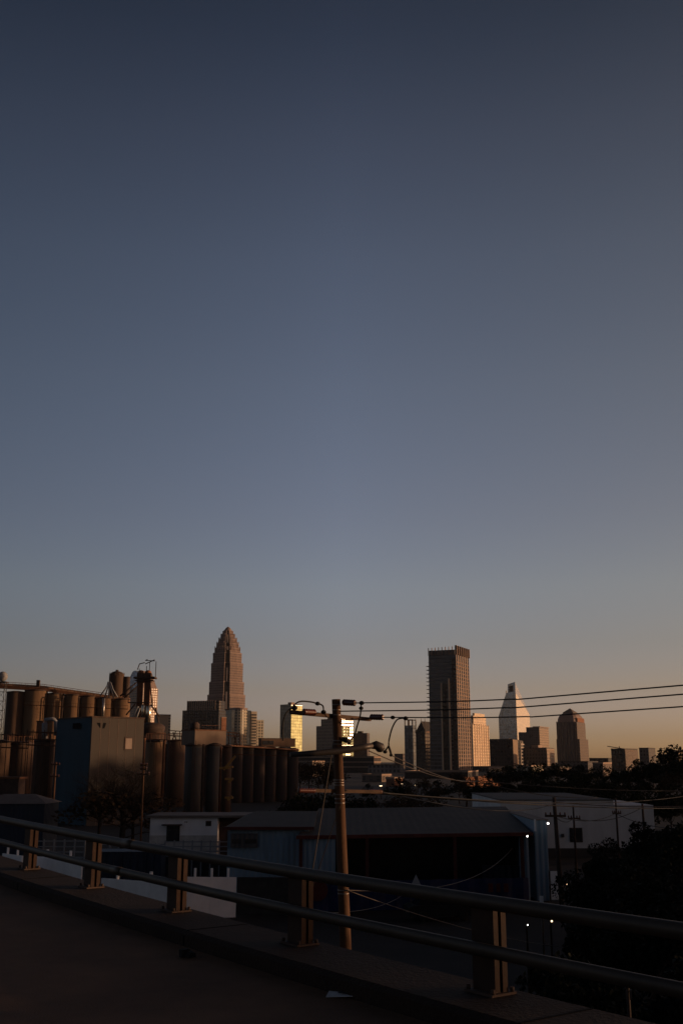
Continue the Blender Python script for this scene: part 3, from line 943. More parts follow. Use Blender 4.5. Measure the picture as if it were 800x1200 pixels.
slab4([(X_(593.7), zz(812.6)), (X_(594.3), zz(812.2)), (X_(594.5), zz(808.8)), (X_(593.9), zz(809))], .2, 3)
b.build('handle_frame', M['glass_K'], t)
b = MB(); slab4([(X_(597.6), zz(810.4)), (X_(602.55), zz(810.4)), (X_(602.55), zz(802.4)), (X_(597.6), zz(803.4))], 5, 6)
b.build('dark_opening', mat('louvre_grey', (.10, .095, .095), .8, var=.1, scale=.1), t)
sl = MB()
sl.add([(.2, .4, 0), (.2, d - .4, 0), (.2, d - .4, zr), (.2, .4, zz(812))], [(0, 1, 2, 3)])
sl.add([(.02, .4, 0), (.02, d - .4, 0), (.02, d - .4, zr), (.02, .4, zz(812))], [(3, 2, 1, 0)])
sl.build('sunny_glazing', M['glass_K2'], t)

# L: dark block with lit side
t, w, d, h = corner_building('dark_slab_block', 'dark slab block with a sunlit side in front of the crystal tower', 573.5, 600.3, 613, 867, 1100, 16, 880)
winmat('win_L', (.028, .026, .029), (.022, .022, .026), 3.2, 3.6, .6, .55, .2)
MB().box(-w, 0, 0, d, 0, h).build('facade', M['win_L'], t)
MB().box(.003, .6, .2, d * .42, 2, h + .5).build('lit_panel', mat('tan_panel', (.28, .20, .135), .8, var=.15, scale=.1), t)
b = MB()
for k in range(int(h / 3.6)): b.box(.003, 1.2, d * .68, d, 3.6 * k + 2.6, 3.6 * k + 3.9)
b.box(.003, .9, d * .66, d * .70, 2, h); b.box(.003, .9, d * .82, d * .86, 2, h)
b.build('lattice_frame', mat('white_frame', (.45, .38, .31), .8, var=.1, scale=.1), t)
parapet(b := MB(), -w, 0, 0, d, h + .003, 1.0); b.build('parapet', M['tower_dark'], t)
MB().box(-w * .45, -w * .3, d * .3, d * .5, h + .003, h + 2).build('plant_room', M['tower_brown'], t)
# M: two blocks right of it
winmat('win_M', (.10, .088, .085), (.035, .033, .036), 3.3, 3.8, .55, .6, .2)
winmat('win_M2', (.34, .25, .18), (.08, .06, .05), 3.3, 3.8, .45, .6, .25)  # lighter, warmer copy of the grey facade: sunlight put into its colour
t, w, d, h = corner_building('setback_tower', 'grey tower with sunlit right side and overhanging roof, right of the crystal tower', 607.5, 631.5, 642.5, 852, 1720, 24, 868)
MB().box(-w, 0, 0, d, 0, h - 8).build('facade', M['win_M'], t)
MB().box(-w * .62, 0, .5, d, h - 7.99, h).build('upper_tier', M['win_M'], t)
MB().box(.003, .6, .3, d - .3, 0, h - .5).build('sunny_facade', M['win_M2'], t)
MB().box(-w * .3, 1.8, .2, d + 1.2, h + .003, h + 1.2).build('roof_slab', M['tower_brown'], t)
t, w, d, h = corner_building('low_grey_block', 'squat grey block between the dark slab and the domed tower', 608, 640, 649, 876, 1180, 20, 885)
MB().box(-w, 0, 0, d, 0, h).build('facade', M['win_M'], t)
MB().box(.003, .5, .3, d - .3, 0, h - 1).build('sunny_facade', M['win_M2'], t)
MB().box(-w * .6, -w * .35, d * .2, d * .7, h + .003, h + 3).build('plant_room', M['tower_brown'], t)
# N: domed tower with pyramid cap
YN = 1620
t, w, d, h = corner_building('domed_tower', 'broad stone tower topped by a dome and small pyramid', 652.5, 676, 686, 846, YN, 28, 870)
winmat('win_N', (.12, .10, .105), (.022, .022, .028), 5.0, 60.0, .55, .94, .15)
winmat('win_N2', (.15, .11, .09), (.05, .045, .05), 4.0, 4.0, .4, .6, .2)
zz = lambda y: Z(y, YN)
MB().box(-w, 0, 0, d, 0, h).build('facade', M['win_N'], t)
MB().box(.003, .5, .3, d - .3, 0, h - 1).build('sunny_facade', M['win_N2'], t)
z1 = zz(866)
MB().box(-w - 1.6, 3.2, 1.2, d + 1.6, 0, z1).build('lower_tier', M['win_N2'], t)
b = MB()
for k in range(7):
    x = -w + w * k / 6.6
    b.box(x, x + 1.3, -.9, -.003, 0, h + 1)
b.build('rib', M['tower_rib'], t)
MB().box(-w * .14, -.3, -.5, -.004, 0, h - 1).build('corner_glazing', M['win_H'], t)
b = MB()
cxl, cyl_ = -w / 2, d / 2
lay = [(1.0, 846), (.97, 842.5), (.88, 839), (.72, 836.5), (.56, 835.2)]
for (a, y0), (bb, y1) in zip(lay, lay[1:]):
    P1 = [(cxl + sx * w / 2 * a, cyl_ + sy * d / 2 * a) for sx, sy in ((-.75, -1), (.75, -1), (1, -.75), (1, .75), (.75, 1), (-.75, 1), (-1, .75), (-1, -.75))]
    P2 = [(cxl + sx * w / 2 * bb, cyl_ + sy * d / 2 * bb) for sx, sy in ((-.75, -1), (.75, -1), (1, -.75), (1, .75), (.75, 1), (-.75, 1), (-1, .75), (-1, -.75))]
    b.prism(P1, zz(y0) + .01, zz(y1), P2)
b.build('dome', M['dome_stone'], t)
b = MB(); a = .52
P1 = [(cxl + sx * w / 2 * a, cyl_ + sy * d / 2 * a) for sx, sy in ((-1, -1), (1, -1), (1, 1), (-1, 1))]
b.prism(P1, zz(835.2) + .01, zz(834.2)); P2 = [(cxl + (x - cxl) * .04, cyl_ + (y - cyl_) * .04) for x, y in P1]
b.prism(P1, zz(834.2) + .01, zz(829), P2)
b.build('pyramid_cap', M['tower_rib'], t)
MB().box(-.8, .6, d * .1, d * .9, h + .01, zz(841)).build('sunlit_patch', M['brick'], t)  # orange box paints the sunlit bit beside the dome
# low buildings at the right
def low(name, label, xl, xc, xr, yt, Y, th, mt, top='tower_dark', ym=890):
    t, w, d, h = corner_building(name, label, xl, xc, xr, yt, Y, th, ym)
    t['category'] = 'building'
    MB().box(-w, 0, 0, d, 0, h).build('facade', M[mt], t)
    parapet(b := MB(), -w - .2, .2, -.2, d + .2, h + .003, .8); b.build('parapet', M[top], t)
    return t, w, d, h
low('low_block', 'low dark block at the foot of the domed tower', 655, 688, 700, 893, 900, 20, 'win_M')
low('flat_block', 'flat faint block right of the domed tower above the trees', 690, 712, 722, 889, 1300, 20, 'win_C')
low('brick_annex', 'brown low block left of the domed tower base', 632, 655, 668, 899, 800, 24, 'win_N2')
t, w, d, h = low('unfinished_block', 'unfinished block with a tower crane arm on its roof', 716, 732, 747, 878, 1100, 38, 'win_C')
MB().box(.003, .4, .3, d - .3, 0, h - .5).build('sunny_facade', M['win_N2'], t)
ck = thing('roof_crane', 'small crane with slanting arm on the unfinished block roof', 'crane', tuple(W[t.name] @ Vector((-w * .6, d * .3, h))))
p0 = W[ck.name].translation
a_, b_ = F(725, 878, p0.y), F(711, 874.5, p0.y)
MB().tube([p0 + Vector((0, 0, .003)), Vector((a_.x, p0.y, a_.z + 3))], .5, 4).build('mast', M['tower_dark'], ck, True)
MB().tube([(a_.x + 4, p0.y, a_.z + .5), (b_.x, p0.y, b_.z)], .55, 4).build('jib', M['tower_dark'], ck, True)
low('distant_hotel', 'distant block between the crane building and the round crowned tree', 749, 760, 768, 877, 1200, 30, 'win_M')
low('edge_block', 'block at the right edge peeping over the loose crowned tree', 784, 794, 808, 880, 1000, 30, 'win_M2')
# sunlit low brick buildings at the towers' feet
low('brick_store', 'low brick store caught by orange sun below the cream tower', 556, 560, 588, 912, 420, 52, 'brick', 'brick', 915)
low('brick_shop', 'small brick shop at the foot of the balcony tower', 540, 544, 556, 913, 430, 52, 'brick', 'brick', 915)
low('long_depot', 'long low depot with dark front beyond the shed, under the towers', 474, 548, 560, 905, 620, 14, 'hall_dark', 'tower_brown', 910)
low('base_block', 'dark podium block at the foot of the cream tower', 553, 572, 590, 899, 1000, 24, 'win_M')
low('corner_store', 'small tan flat roofed store just right of the near pole below the pale office block', 424, 447, 458, 909, 520, 30, 'win_N2', 'tower_brown', 912)
low('corner_shop', 'small lit gable end shop left of the long low depot', 452, 462, 472, 913, 430, 45, 'brick', 'tower_brown', 915)
low('row_block', 'low pale block at the foot of the setback tower above the tree belt', 604, 622, 636, 898, 760, 28, 'win_E', 'tower_brown', 900)
low('flat_store', 'low flat store peeping above trees left of the crane building', 694, 706, 716, 895, 640, 30, 'win_N2', 'tower_brown', 897)
low('narrow_flats', 'narrow dark flats wedged left of the gabled tower', 462, 472, 476, 884, 1350, 24, 'win_G', 'tower_dark', 890)
low('stucco_block', 'brownish stucco block behind the end of the silo row', 352, 366, 380, 893, 700, 34, 'win_N2', 'tower_brown', 896)
for i, (px, py, Y, lab) in enumerate([(471, 918.5, 300, 'first bright lamp near the street below the pale office block'), (487, 920, 310, 'orange lit lamp right beside the dark twin towers'), (446, 920.5, 290, 'faint warm lamp left of the pale office block')]):
    p = F(px, py, Y)
    lm = thing('street_lamp', lab, 'lamp', (p.x, p.y, 0))
    MB().tube([(0, 0, 0), (0, 0, p.z - .2)], [.12, .07], 6).build('mast', M['lamp_grey'], lm)
    MB().box(-.35, .35, -.15, .15, p.z - .2, p.z).build('lamp_head', M['lamp_warm'], lm)

# ------------------------------------------------------------------ grain mill complex at the left
def silo(cxp, wpx, ytop, Y, label, m, name='concrete_silo', group=None, cap=True):
    r = wpx / 2 * S(Y)
    X = F(cxp + .8, min(ytop + 35, 900), Y).x
    zt = Z(ytop, Y - r)
    t = thing(name, label, 'silo', (X, Y, 0), 0, group)
    b = MB().lathe((0, 0), [(r, 0), (r, zt * .5), (r, zt - .4)], 40)
    b.build('wall', M[m], t)
    if cap:
        MB().lathe((0, 0), [(r * 1.03, zt - .398), (r * 1.03, zt), (r * .4, zt + .25)], 40).build('roof', M['rust_dark'], t)
    return t, r, zt
UY = 330
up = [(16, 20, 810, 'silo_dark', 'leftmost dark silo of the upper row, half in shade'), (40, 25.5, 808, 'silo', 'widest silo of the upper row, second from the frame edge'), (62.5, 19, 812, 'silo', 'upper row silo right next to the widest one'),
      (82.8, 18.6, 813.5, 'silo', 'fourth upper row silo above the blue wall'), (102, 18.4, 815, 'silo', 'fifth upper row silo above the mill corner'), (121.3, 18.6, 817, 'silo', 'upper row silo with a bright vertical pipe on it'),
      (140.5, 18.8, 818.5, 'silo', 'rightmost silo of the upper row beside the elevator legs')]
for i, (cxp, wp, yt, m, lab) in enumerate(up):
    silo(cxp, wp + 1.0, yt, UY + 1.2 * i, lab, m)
# wall closing the gaps between the silos
t = thing('infill_wall', 'dark concrete wall filling the gaps behind the upper silo row', 'wall', (0, 0, 0))
MB().add([F(8, 815, 335.5), F(152, 822, 341), (F(152, 822, 341).x, 341, 0), (F(8, 815, 335.5).x, 335.5, 0)] + [F(8, 815, 335.5) + Vector((0, .5, 0)), F(152, 822, 341) + Vector((0, .5, 0)), Vector((F(152, 822, 341).x, 341.5, 0)), Vector((F(8, 815, 335.5).x, 336, 0))],
         [(0, 1, 2, 3), (7, 6, 5, 4), (0, 4, 5, 1), (1, 5, 6, 2), (2, 6, 7, 3), (3, 7, 4, 0)]).build('slab', M['silo_dark'], t, True)
for px, y0, y1, Yp, r_, mm, lab in ((74, 816, 842, 328.8, .22, 'rust_dark', 'dark downpipe between two upper row silos left of centre'), (92.5, 817, 842, 329.5, .22, 'rust_dark', 'dark downpipe between the fourth and fifth upper silos'), (192.6, 868, 950, 232, .3, 'rust', 'rusty riser pipe between the brown and dark silos'),
                              (238.6, 873, 950, 197, .25, 'rust_dark', 'dark riser pipe between the tall grey silo pair'), (259, 876, 948, 197.5, .22, 'rust', 'rusty riser pipe beside the yellow zigzag stair'), (169.5, 866, 940, 229, .28, 'rust', 'rusty riser pipe at the right edge of the grey mill')):
    a_ = F(px, y0, Yp)
    b = MB().tube([(a_.x, Yp + 1.2, a_.z), (a_.x, Yp + .2, a_.z), (a_.x, Yp, a_.z - .5), (a_.x, Yp, 0)], r_, 8)
    tag(b.build('riser_pipe', M[mm]), lab, 'pipe')
for nm, x0, x1, yt, Yp in (('rusty catwalk with handrail across the brown and dark silos right of the mill', 170, 216, 866, 229.5), ('rusty catwalk along the front of the upper silos below the gallery', 28, 150, 826, 326.5), ('thin catwalk across the narrow brown silo row below its roof', 270, 346, 884, 259.5)):
    a_, c_ = F(x0, yt, Yp), F(x1, yt + (5 if x0 < 100 else 2), Yp)
    cw = thing('catwalk', nm, 'catwalk', a_)
    ribbon_pts = [a_, c_]
    MB().tube([a_, c_], .14, 4).build('deck', M['rust'], cw, True)
    b = MB(); b.tube([a_ + Vector((0, 0, 1.1)), c_ + Vector((0, 0, 1.1))], .05, 4)
    for k in range(15):
        q = a_.lerp(c_, k / 14); b.tube([q, q + Vector((0, 0, 1.1))], .045, 4)
    b.build('railing_frame', M['rust'], cw, True)
    for k in range(4):
        q = a_.lerp(c_, (k + .5) / 4); MB().tube([q + Vector((0, 0, -.01)), q + Vector((0, 2.2, -1.6))], .07, 4).build('bracket', M['rust_dark'], cw, True)
# pipe on the sixth silo
p = F(122, 818, 330.5)
MB().tube([p, (p.x, p.y, Z(842, 330.5))], .45, 8).build('downpipe', M['steel'])
tag(bpy.data.objects['downpipe'], 'bright vertical pipe running down an upper row silo', 'pipe')
# gallery over the upper row
g0, g1, g2 = F(-6, 803, 329), F(52, 806.5, 331), F(152, 821, 337)
ga = thing('conveyor_gallery', 'long rusty conveyor gallery running along the tops of the upper silos', 'conveyor', (g0.x, g0.y, g0.z - 1))
pth = [g0, g1, g2]
def ribbon(mb, path, hw, z0, z1):
    for a, c in zip(path, path[1:]):
        a, c = Vector(a), Vector(c)
        mb.add([(a.x, a.y - hw, a.z + z0), (c.x, c.y - hw, c.z + z0), (c.x, c.y + hw, c.z + z0), (a.x, a.y + hw, a.z + z0), (a.x, a.y - hw, a.z + z1), (c.x, c.y - hw, c.z + z1), (c.x, c.y + hw, c.z + z1), (a.x, a.y + hw, a.z + z1)],
               [(3, 2, 1, 0), (4, 5, 6, 7), (0, 1, 5, 4), (1, 2, 6, 5), (2, 3, 7, 6), (3, 0, 4, 7)])
ribbon(b := MB(), pth, 1.2, -.9, 0); b.build('deck', M['rust'], ga, True)
ribbon(b := MB(), pth, .5, .02, .75); b.build('conveyor_casing', mat('casing', (.30, .17, .10), .6, var=.3, scale=.6), ga, True)
for sd_ in (-1, 1):
    b = MB()
    off = Vector((0, 1.15 * sd_, 0))
    b.tube([q + off + Vector((0, 0, 1.2)) for q in pth], .05, 4)
    for k in range(22):
        f = k / 21
        q = (g0.lerp(g1, f / .37) if f < .37 else g1.lerp(g2, (f - .37) / .63)) + off
        b.tube([q, q + Vector((0, 0, 1.2))], .045, 4)
    b.build('railing_frame', M['rust'], ga, True)
q = F(45, 803, 330)
MB().box(q.x - .5, q.x + .5, q.y - .5, q.y + .5, q.z - .5, q.z + 1.6).build('motor_housing', M['rust_dark'], ga, True)
# lattice mast and ball vent at the frame's left edge
p = F(3, 800, 322)
vt = thing('vent_mast', 'lattice mast topped by a pale round vent at the left edge', 'mast', (p.x, p.y, 0))
b = MB()
for sx in (-1, 1):
    for sy in (-1, 1): b.tube([(sx * 1.1, sy * 1.1, 0), (sx * 1.1, sy * 1.1, p.z)], .11, 4)
for k in range(12):
    z0, z1 = p.z * k / 12, p.z * (k + 1) / 12
    for a, c in (((-1.1, -1.1), (1.1, -1.1)), ((1.1, -1.1), (1.1, 1.1)), ((1.1, 1.1), (-1.1, 1.1)), ((-1.1, 1.1), (-1.1, -1.1))):
        b.tube([(a[0], a[1], z0), (c[0], c[1], z1)], .06, 3); b.tube([(a[0], a[1], z1), (c[0], c[1], z1)], .06, 3)
b.build('lattice_frame', M['silo_grey'], vt)
MB().box(-1.6, 1.6, -1.6, 1.6, p.z + .003, p.z + .3).build('platform', M['rust_dark'], vt)
MB().sphere((0, 0, p.z + 1.9), 1.55, 16).build('round_vent', M['duct'], vt)
# grain elevator head: bins, legs, platform
EY = 320
eh = F(165, 830, EY)
bx = lambda px: F(px, 815, EY).x
ez = lambda py: Z(py, EY)
EYB = EY
EY = 347
t = thing('round_bin', 'dark round bin with domed lid above the end of the gallery', 'bin', (bx(136), EY, 0))
r = 9 * S(EY)
MB().lathe((0, 0), [(r, ez(845)), (r, ez(793)), (r * .93, ez(790)), (r * .6, ez(787.5)), (r * .2, ez(786.5))], 28).build('wall', M['silo_dark'], t)
MB().lathe((0, 0), [(r * .2, ez(786.4)), (r * .2, ez(785))], 12).build('hatch', M['rust_dark'], t)
b = MB()
for k in range(12):
    a, a2 = 2 * pi * k / 12, 2 * pi * (k + 1) / 12
    b.tube([(r * cos(a), r * sin(a), ez(793)), (r * cos(a), r * sin(a), ez(793) + 1.2)], .05, 3)
    b.tube([(r * cos(a), r * sin(a), ez(793) + 1.2), (r * cos(a2), r * sin(a2), ez(793) + 1.2)], .05, 3)
b.build('railing_frame', M['rust_dark'], t)
MB().cyl((0, 0), .9, 0, ez(845) - .003, 12).build('support_leg', M['silo_dark'], t)
MB().cyl((r * 1.35, .2), r * .42, ez(830), ez(793), 16).build('side_bin', M['rust_dark'], t)
EY = EYB + 12
sp_ = thing('spout_fan', 'fan of pale spout pipes spreading under the round bin', 'pipes', (bx(126), EY - 1, ez(800)))
for i, (x0, y0, x1, y1) in enumerate([(127, 799, 118, 815), (127.5, 799, 123, 817), (128, 799, 128, 818), (129, 799, 134, 818), (130, 800, 138, 817)]):
    MB().tube([F(x0, y0, EY - 1), F(x0 + (x1 - x0) * .3, y0 + (y1 - y0) * .45, EY - 1.2), F(x1, y1, EY - 1)], .22, 8).build('spout_pipe', M['duct'], sp_, True)
EY = EYB
el = thing('elevator_head', 'dark bucket elevator head with platform, legs and open roof frame', 'elevator', (bx(169), EY, 0))
for px, wd in ((164, .8), (172.5, .9)):
    x = bx(px) - bx(169)
    MB().box(x - wd, x + wd, -.7, .7, 0, ez(800)).build('leg_casing', M['rust'], el)
    MB().box(x - wd * 1.25, x + wd * 1.25, -1.0, 1.0, ez(800) + .003, ez(789)).build('head_casing', M['rust_dark'], el)
    b = MB().lathe((x, 0), [(wd * 1.2, ez(789) + .003), (wd * 1.1, ez(787)), (wd * .5, ez(785.5))], 12); b.build('head_hood', M['brick'], el)
MB().box(bx(157) - bx(169), bx(182) - bx(169), -2, 2, ez(795.5), ez(793.5)).build('platform', M['rust_dark'], el)
MB().box(bx(158) - bx(169), bx(180) - bx(169), -1.6, 1.6, ez(798), ez(797.2)).build('platform', M['rust_dark'], el)
MB().box(bx(152) - bx(169), bx(176) - bx(169), -1.6, 1.6, ez(824), ez(823)).build('platform', M['rust_dark'], el)
b = MB()
pts = [(161, 783, 161, 794), (169.5, 780, 169.5, 794), (180.5, 774.5, 180.5, 793), (173, 776, 173, 789)]
for a0, b0, a1, b1 in pts:
    b.tube([(bx(a0) - bx(169), 1.4, ez(b0)), (bx(a1) - bx(169), 1.4, ez(b1))], .13, 4)
for a0, b0, a1, b1 in [(161, 777.5, 169, 777), (168, 777.5, 180.5, 773.8), (168, 773.5, 172, 773.5), (161, 777.5, 161, 785), (169, 773.5, 180.5, 775)]:
    b.tube([(bx(a0) - bx(169), 1.4, ez(b0)), (bx(a1) - bx(169), -1.4, ez(b1))], .16, 4)
b.build('roof_frame', M['rust_dark'], el)
b = MB()
for a0, b0, a1, b1 in [(142, 816, 160, 800), (147, 818, 163, 803), (150, 838, 160, 825), (178, 826, 189, 840), (184, 830, 190, 855), (156, 850, 163, 828), (176, 800, 180, 828)]:
    b.tube([(bx(a0) - bx(169), -1.2, ez(b0)), (bx(a1) - bx(169), -1.0, ez(b1))], .24, 5)
b.build('brace_frame', M['rust_dark'], el)
for a0, b0, a1, b1 in [(158, 843, 164, 828), (154, 843, 152, 856), (161, 846, 166, 830)]:
    MB().tube([(bx(a0) - bx(169), -1.8, ez(b0)), (bx(a1) - bx(169), -1.5, ez(b1))], .28, 8).build('spout_pipe', M['duct'], el)
for px, wp, yt, yb in ((170.5, 4.2, 828, 850), (177, 6.5, 829, 850)):
    MB().lathe(((px - 169) * S(EY), -2.8), [(wp / 2 * S(EY), ez(yb)), (wp / 2 * S(EY), ez(yt)), (wp / 4 * S(EY), ez(yt - 2))], 20).build('steel_cyclone', M['golden_steel'], el)
# blue and grey mill building
t, w, d, h = corner_building('mill_building', 'tall windowless mill with deep blue left wall and grey right wall', 67, 107.5, 168.5, 841, 170, 50, 850)
t['category'] = 'building'
MB().box(-w, -.2, .0, d, 0, h).build('blue_wall', M['mill_blue'], t)
MB().box(-.198, .15, .02, d - .02, 0, h - .02).build('grey_wall', M['mill_grey'], t)
b = MB()
for k in range(1, 6): b.box(.152, .175, d * k / 6 - .04, d * k / 6 + .04, 0, h - .1)
b.build('panel_seam', mat('seam', (.15, .11, .09), .9), t)
MB().box(-w - .1, .2, -.1, d + .1, h + .003, h + .25).build('roof_coping', M['rust_dark'], t)
zz = lambda y: Z(y, 172)
yf = lambda px: d * (px - 107.5) / 61.0
lg = MB()
lg.add([(.17, yf(112.5), zz(847.3)), (.17, yf(118.3), zz(847.3)), (.17, yf(117.2), zz(853.8)), (.17, yf(113.8), zz(849.5))], [(0, 1, 2, 3)])
lg.build('emblem', M['emblem_black'], t)
lg = MB(); lg.add([(.17, yf(120.2), zz(847.3)), (.17, yf(123.8), zz(847.3)), (.17, yf(121.8), zz(853.8)), (.17, yf(119.4), zz(853.8))], [(0, 1, 2, 3)])
lg.build('emblem', M['emblem_black'], t)
wd_ = MB(); wd_.box(.153, .24, yf(146), yf(155.5), zz(878.5), zz(863.5)); wf = wd_.build('window', M['rust_dark'], t)
MB().box(.242, .26, yf(147), yf(154.6), zz(877.5), zz(865)).build('pane', M['pane_pale'], wf)
MB().box(.153, .2, yf(146.3), yf(155.8), zz(880.5), zz(879)).build('sill', M['mill_grey'], t)
xw = lambda px: -w * (107.5 - px) / 40.5
MB().box(xw(88), xw(96), -.32, -.203, zz(853.5), zz(847)).build('window', M['emblem_black'], t)
# white inverted-U ducts
du = thing('bent_duct', 'pale duct bent like an upside down U beside the blue wall', 'duct', F(58, 866, 184))
b = MB()
for off in (0, 2.2):
    P = [F(51.5 + off * 1.0, 866, 184 + off), F(51.5 + off, 848, 184 + off), F(53 + off, 843.5, 184 + off), F(62 + off * .8, 842.5, 184 + off), F(65.5 + off * .2, 845, 184 + off), F(65.5 + off * .2, 862, 184 + off)]
    b = MB(); b.tube(P, .32, 10); b.build('pipe', M['duct'], du, True)
p = F(44, 866, 188)
t = thing('brick_head_house', 'small reddish head house on a tank top beside the bent pale duct', 'building', (p.x, p.y, 0))
MB().box(0, 1.15, -1, 1, Z(868, 188), Z(846, 188)).build('wall', M['brick'], t)
MB().box(-.1, 1.25, -1.1, 1.1, Z(846, 188) + .003, Z(845, 188)).build('roof', M['rust_dark'], t)
# dark tanks in front at the lower left
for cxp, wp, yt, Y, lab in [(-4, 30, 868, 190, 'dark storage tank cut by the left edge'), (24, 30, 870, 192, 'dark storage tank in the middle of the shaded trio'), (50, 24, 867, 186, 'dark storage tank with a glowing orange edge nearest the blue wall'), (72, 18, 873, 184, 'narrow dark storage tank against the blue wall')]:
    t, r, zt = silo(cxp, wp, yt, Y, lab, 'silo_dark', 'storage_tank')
    b = MB()
    for k in range(16):
        a, a2 = 2 * pi * k / 16, 2 * pi * (k + 1) / 16
        b.tube([(r * cos(a), r * sin(a), zt), (r * cos(a), r * sin(a), zt + 1.1)], .04, 3)
        b.tube([(r * cos(a), r * sin(a), zt + 1.1), (r * cos(a2), r * sin(a2), zt + 1.1)], .04, 3)
    b.build('railing_frame', M['rust'], t)
t, w, d, h = corner_building('brown_shed', 'brown flat shed in front of the shaded tanks', -30, 22, 30, 913, 150, 12, 920)
t['category'] = 'building'
MB().box(-w, 0, 0, d, 0, h).build('wall', M['rust_dark'], t); MB().box(-w - .2, .2, -.2, d + .2, h + .003, h + .3).build('roof', M['rust'], t)
t = thing('hip_roof_shed', 'dark shed with pale hipped roof at the lower left', 'building', (0, 112, 0))
q = [F(-40, 942, 112), F(62, 942, 112), F(52, 931, 122), F(-40, 931, 122)]
e0 = Z(942, 112); rz_ = Z(930.5, 115)
xl, xr = F(-40, 942, 112).x, F(55, 942, 112).x
MB().box(xl + .3, xr - .3, 112.3, 118, 0, e0 - .02).build('wall', M['navy_metal'], t, True)
b = MB(); b.add([(xl, 112, e0), (xr, 112, e0), (xr, 118.3, e0), (xl, 118.3, e0), (xl + 3, 115.2, rz_), (xr - 2.2, 115.2, rz_)], [(0, 1, 5, 4), (1, 2, 5), (2, 3, 4, 5), (3, 0, 4), (3, 2, 1, 0)])
b.build('roof', M['pale_roof'], t, True)
# right hand silos
for cxp, wp, yt, Y, m, lab in [(180.5, 23, 867, 235, 'silo', 'brown silo right of the grey mill wall with railing on top'), (205, 21, 867.5, 240, 'silo_dark', 'dark silo between the brown silo and the tall grey pair')]:
    t, r, zt = silo(cxp, wp, yt, Y, lab, m)
    b = MB()
    for k in range(14):
        a, a2 = 2 * pi * k / 14, 2 * pi * (k + 1) / 14
        b.tube([(r * cos(a), r * sin(a), zt), (r * cos(a), r * sin(a), zt + 1.5)], .05, 3)
        b.tube([(r * cos(a), r * sin(a), zt + 1.5), (r * cos(a2), r * sin(a2), zt + 1.5)], .06, 3)
    b.build('railing_frame', M['rust'], t)
a_, b_ = F(170, 872, 246), F(268, 880, 246)
t = thing('infill_wall', 'dark wall closing the gaps behind the tall grey silos', 'wall')
MB().box(a_.x, b_.x, 246, 246.5, 0, a_.z).build('slab', M['rust_dark'], t)
for nm, x0, x1, Yp, yt in (('pipe rack with orange lit rails on top of the shaded tanks', 32, 66, 181, 866), ('pipe rack along the edge of the middle shaded tank', 2, 34, 184, 869)):
    a_, b_ = F(x0, yt, Yp), F(x1, yt + 1, Yp)
    rk = thing('pipe_rack', nm, 'pipes', a_)
    for dz in (0, 1.0, 2.2):
        MB().tube([a_ + Vector((0, 0, dz - 1)), b_ + Vector((0, 0, dz - 1))], .10, 6).build('pipe', M['rust'], rk, True)
    for k in range(6):
        q = a_.lerp(b_, k / 5)
        MB().tube([(q.x, q.y - .12, 0), q + Vector((0, -.12, 1.6))], .07, 4).build('support_leg', M['rust_dark'], rk, True)
for px, ytp, Yl, lab in ((183, 868, 230.8, 'ladder with safety cage on the brown silo right of the mill'), (228, 874, 197.4, 'ladder climbing the front of the wide tall grey silo'), (52, 868, 183.6, 'ladder on the glowing edged storage tank')):
    q = F(px, ytp, Yl)
    ld = thing('silo_ladder', lab, 'ladder', (q.x, Yl, 0))
    for sx in (-.25, .25): MB().box(sx - .03, sx + .03, -.35, -.29, 0, q.z + 1).build('stile', M['rust'], ld)
    b = MB()
    for k in range(int(q.z / .24)): b.box(-.22, .22, -.34, -.30, .24 * k + .3, .24 * k + .34)
    b.build('ladder_rung', M['rust'], ld)  # all rungs of one ladder in a single mesh
t = thing('squat_tank', 'squat dark tank with a pale rim above the grey mill roof', 'tank', (F(177, 855, 250).x, 250, 0))
MB().lathe((0, 0), [(3.2, 0), (3.2, Z(856, 250)), (3.35, Z(855, 250)), (3.35, Z(852, 250)), (2.9, Z(849, 250)), (1.2, Z(847, 250))], 28).build('wall', M['rust_dark'], t)
silo(226.5, 21.5, 872, 200, 'left one of the tall grey silos under the box headhouse', 'silo_grey', 'steel_silo')
silo(249.5, 16.5, 872, 201, 'narrower grey silo of the pair under the box headhouse', 'silo_grey', 'steel_silo')
silo(264.5, 12, 874, 205, 'thin dark silo behind the yellow zigzag stair', 'silo_dark', 'steel_silo')
t, w, d, h = corner_building('box_headhouse', 'box shaped concrete headhouse sitting on the tall grey silos', 213, 228.5, 265, 856, 198, 52, 865)
t['category'] = 'building'
zl = Z(873, 198)
MB().box(-w, 0, 0, d, zl, h).build('wall', mat('headhouse', (.20, .145, .11), .9, var=.2, scale=.4, streak=.3), t)
MB().box(-w - .1, .1, -.1, d + .1, h + .003, h + .2).build('roof', M['rust'], t)
MB().lathe((-w * .15, d * .05), [(.9, h + .2), (.9, h + 1.2), (.5, h + 1.6)], 12).build('vent_hood', M['rust_dark'], t)
b = MB()
for k in range(8):
    y_ = d * (.2 + .8 * k / 7)
    b.tube([(-.15, y_, h + .2), (-.15, y_, h + 1.0)], .03, 3)
b.tube([(-.15, d * .2, h + 1.0), (-.15, d, h + 1.0)], .035, 3)
b.build('railing_frame', M['rust'], t)
zs = thing('zigzag_stair', 'yellow zigzag stair climbing between the grey silos and brown silo row', 'stair', F(266, 945, 196.5))
for x0, y0, x1, y1 in [(262, 902, 276, 886), (257, 900, 268, 900), (268, 917, 273, 912), (267, 938, 272, 933)]:
    MB().tube([F(x0, y0, 196), F(x1, y1, 196)], .28, 4).build('flight', mat('stair_yellow', (.42, .22, .06), .7), zs, True)
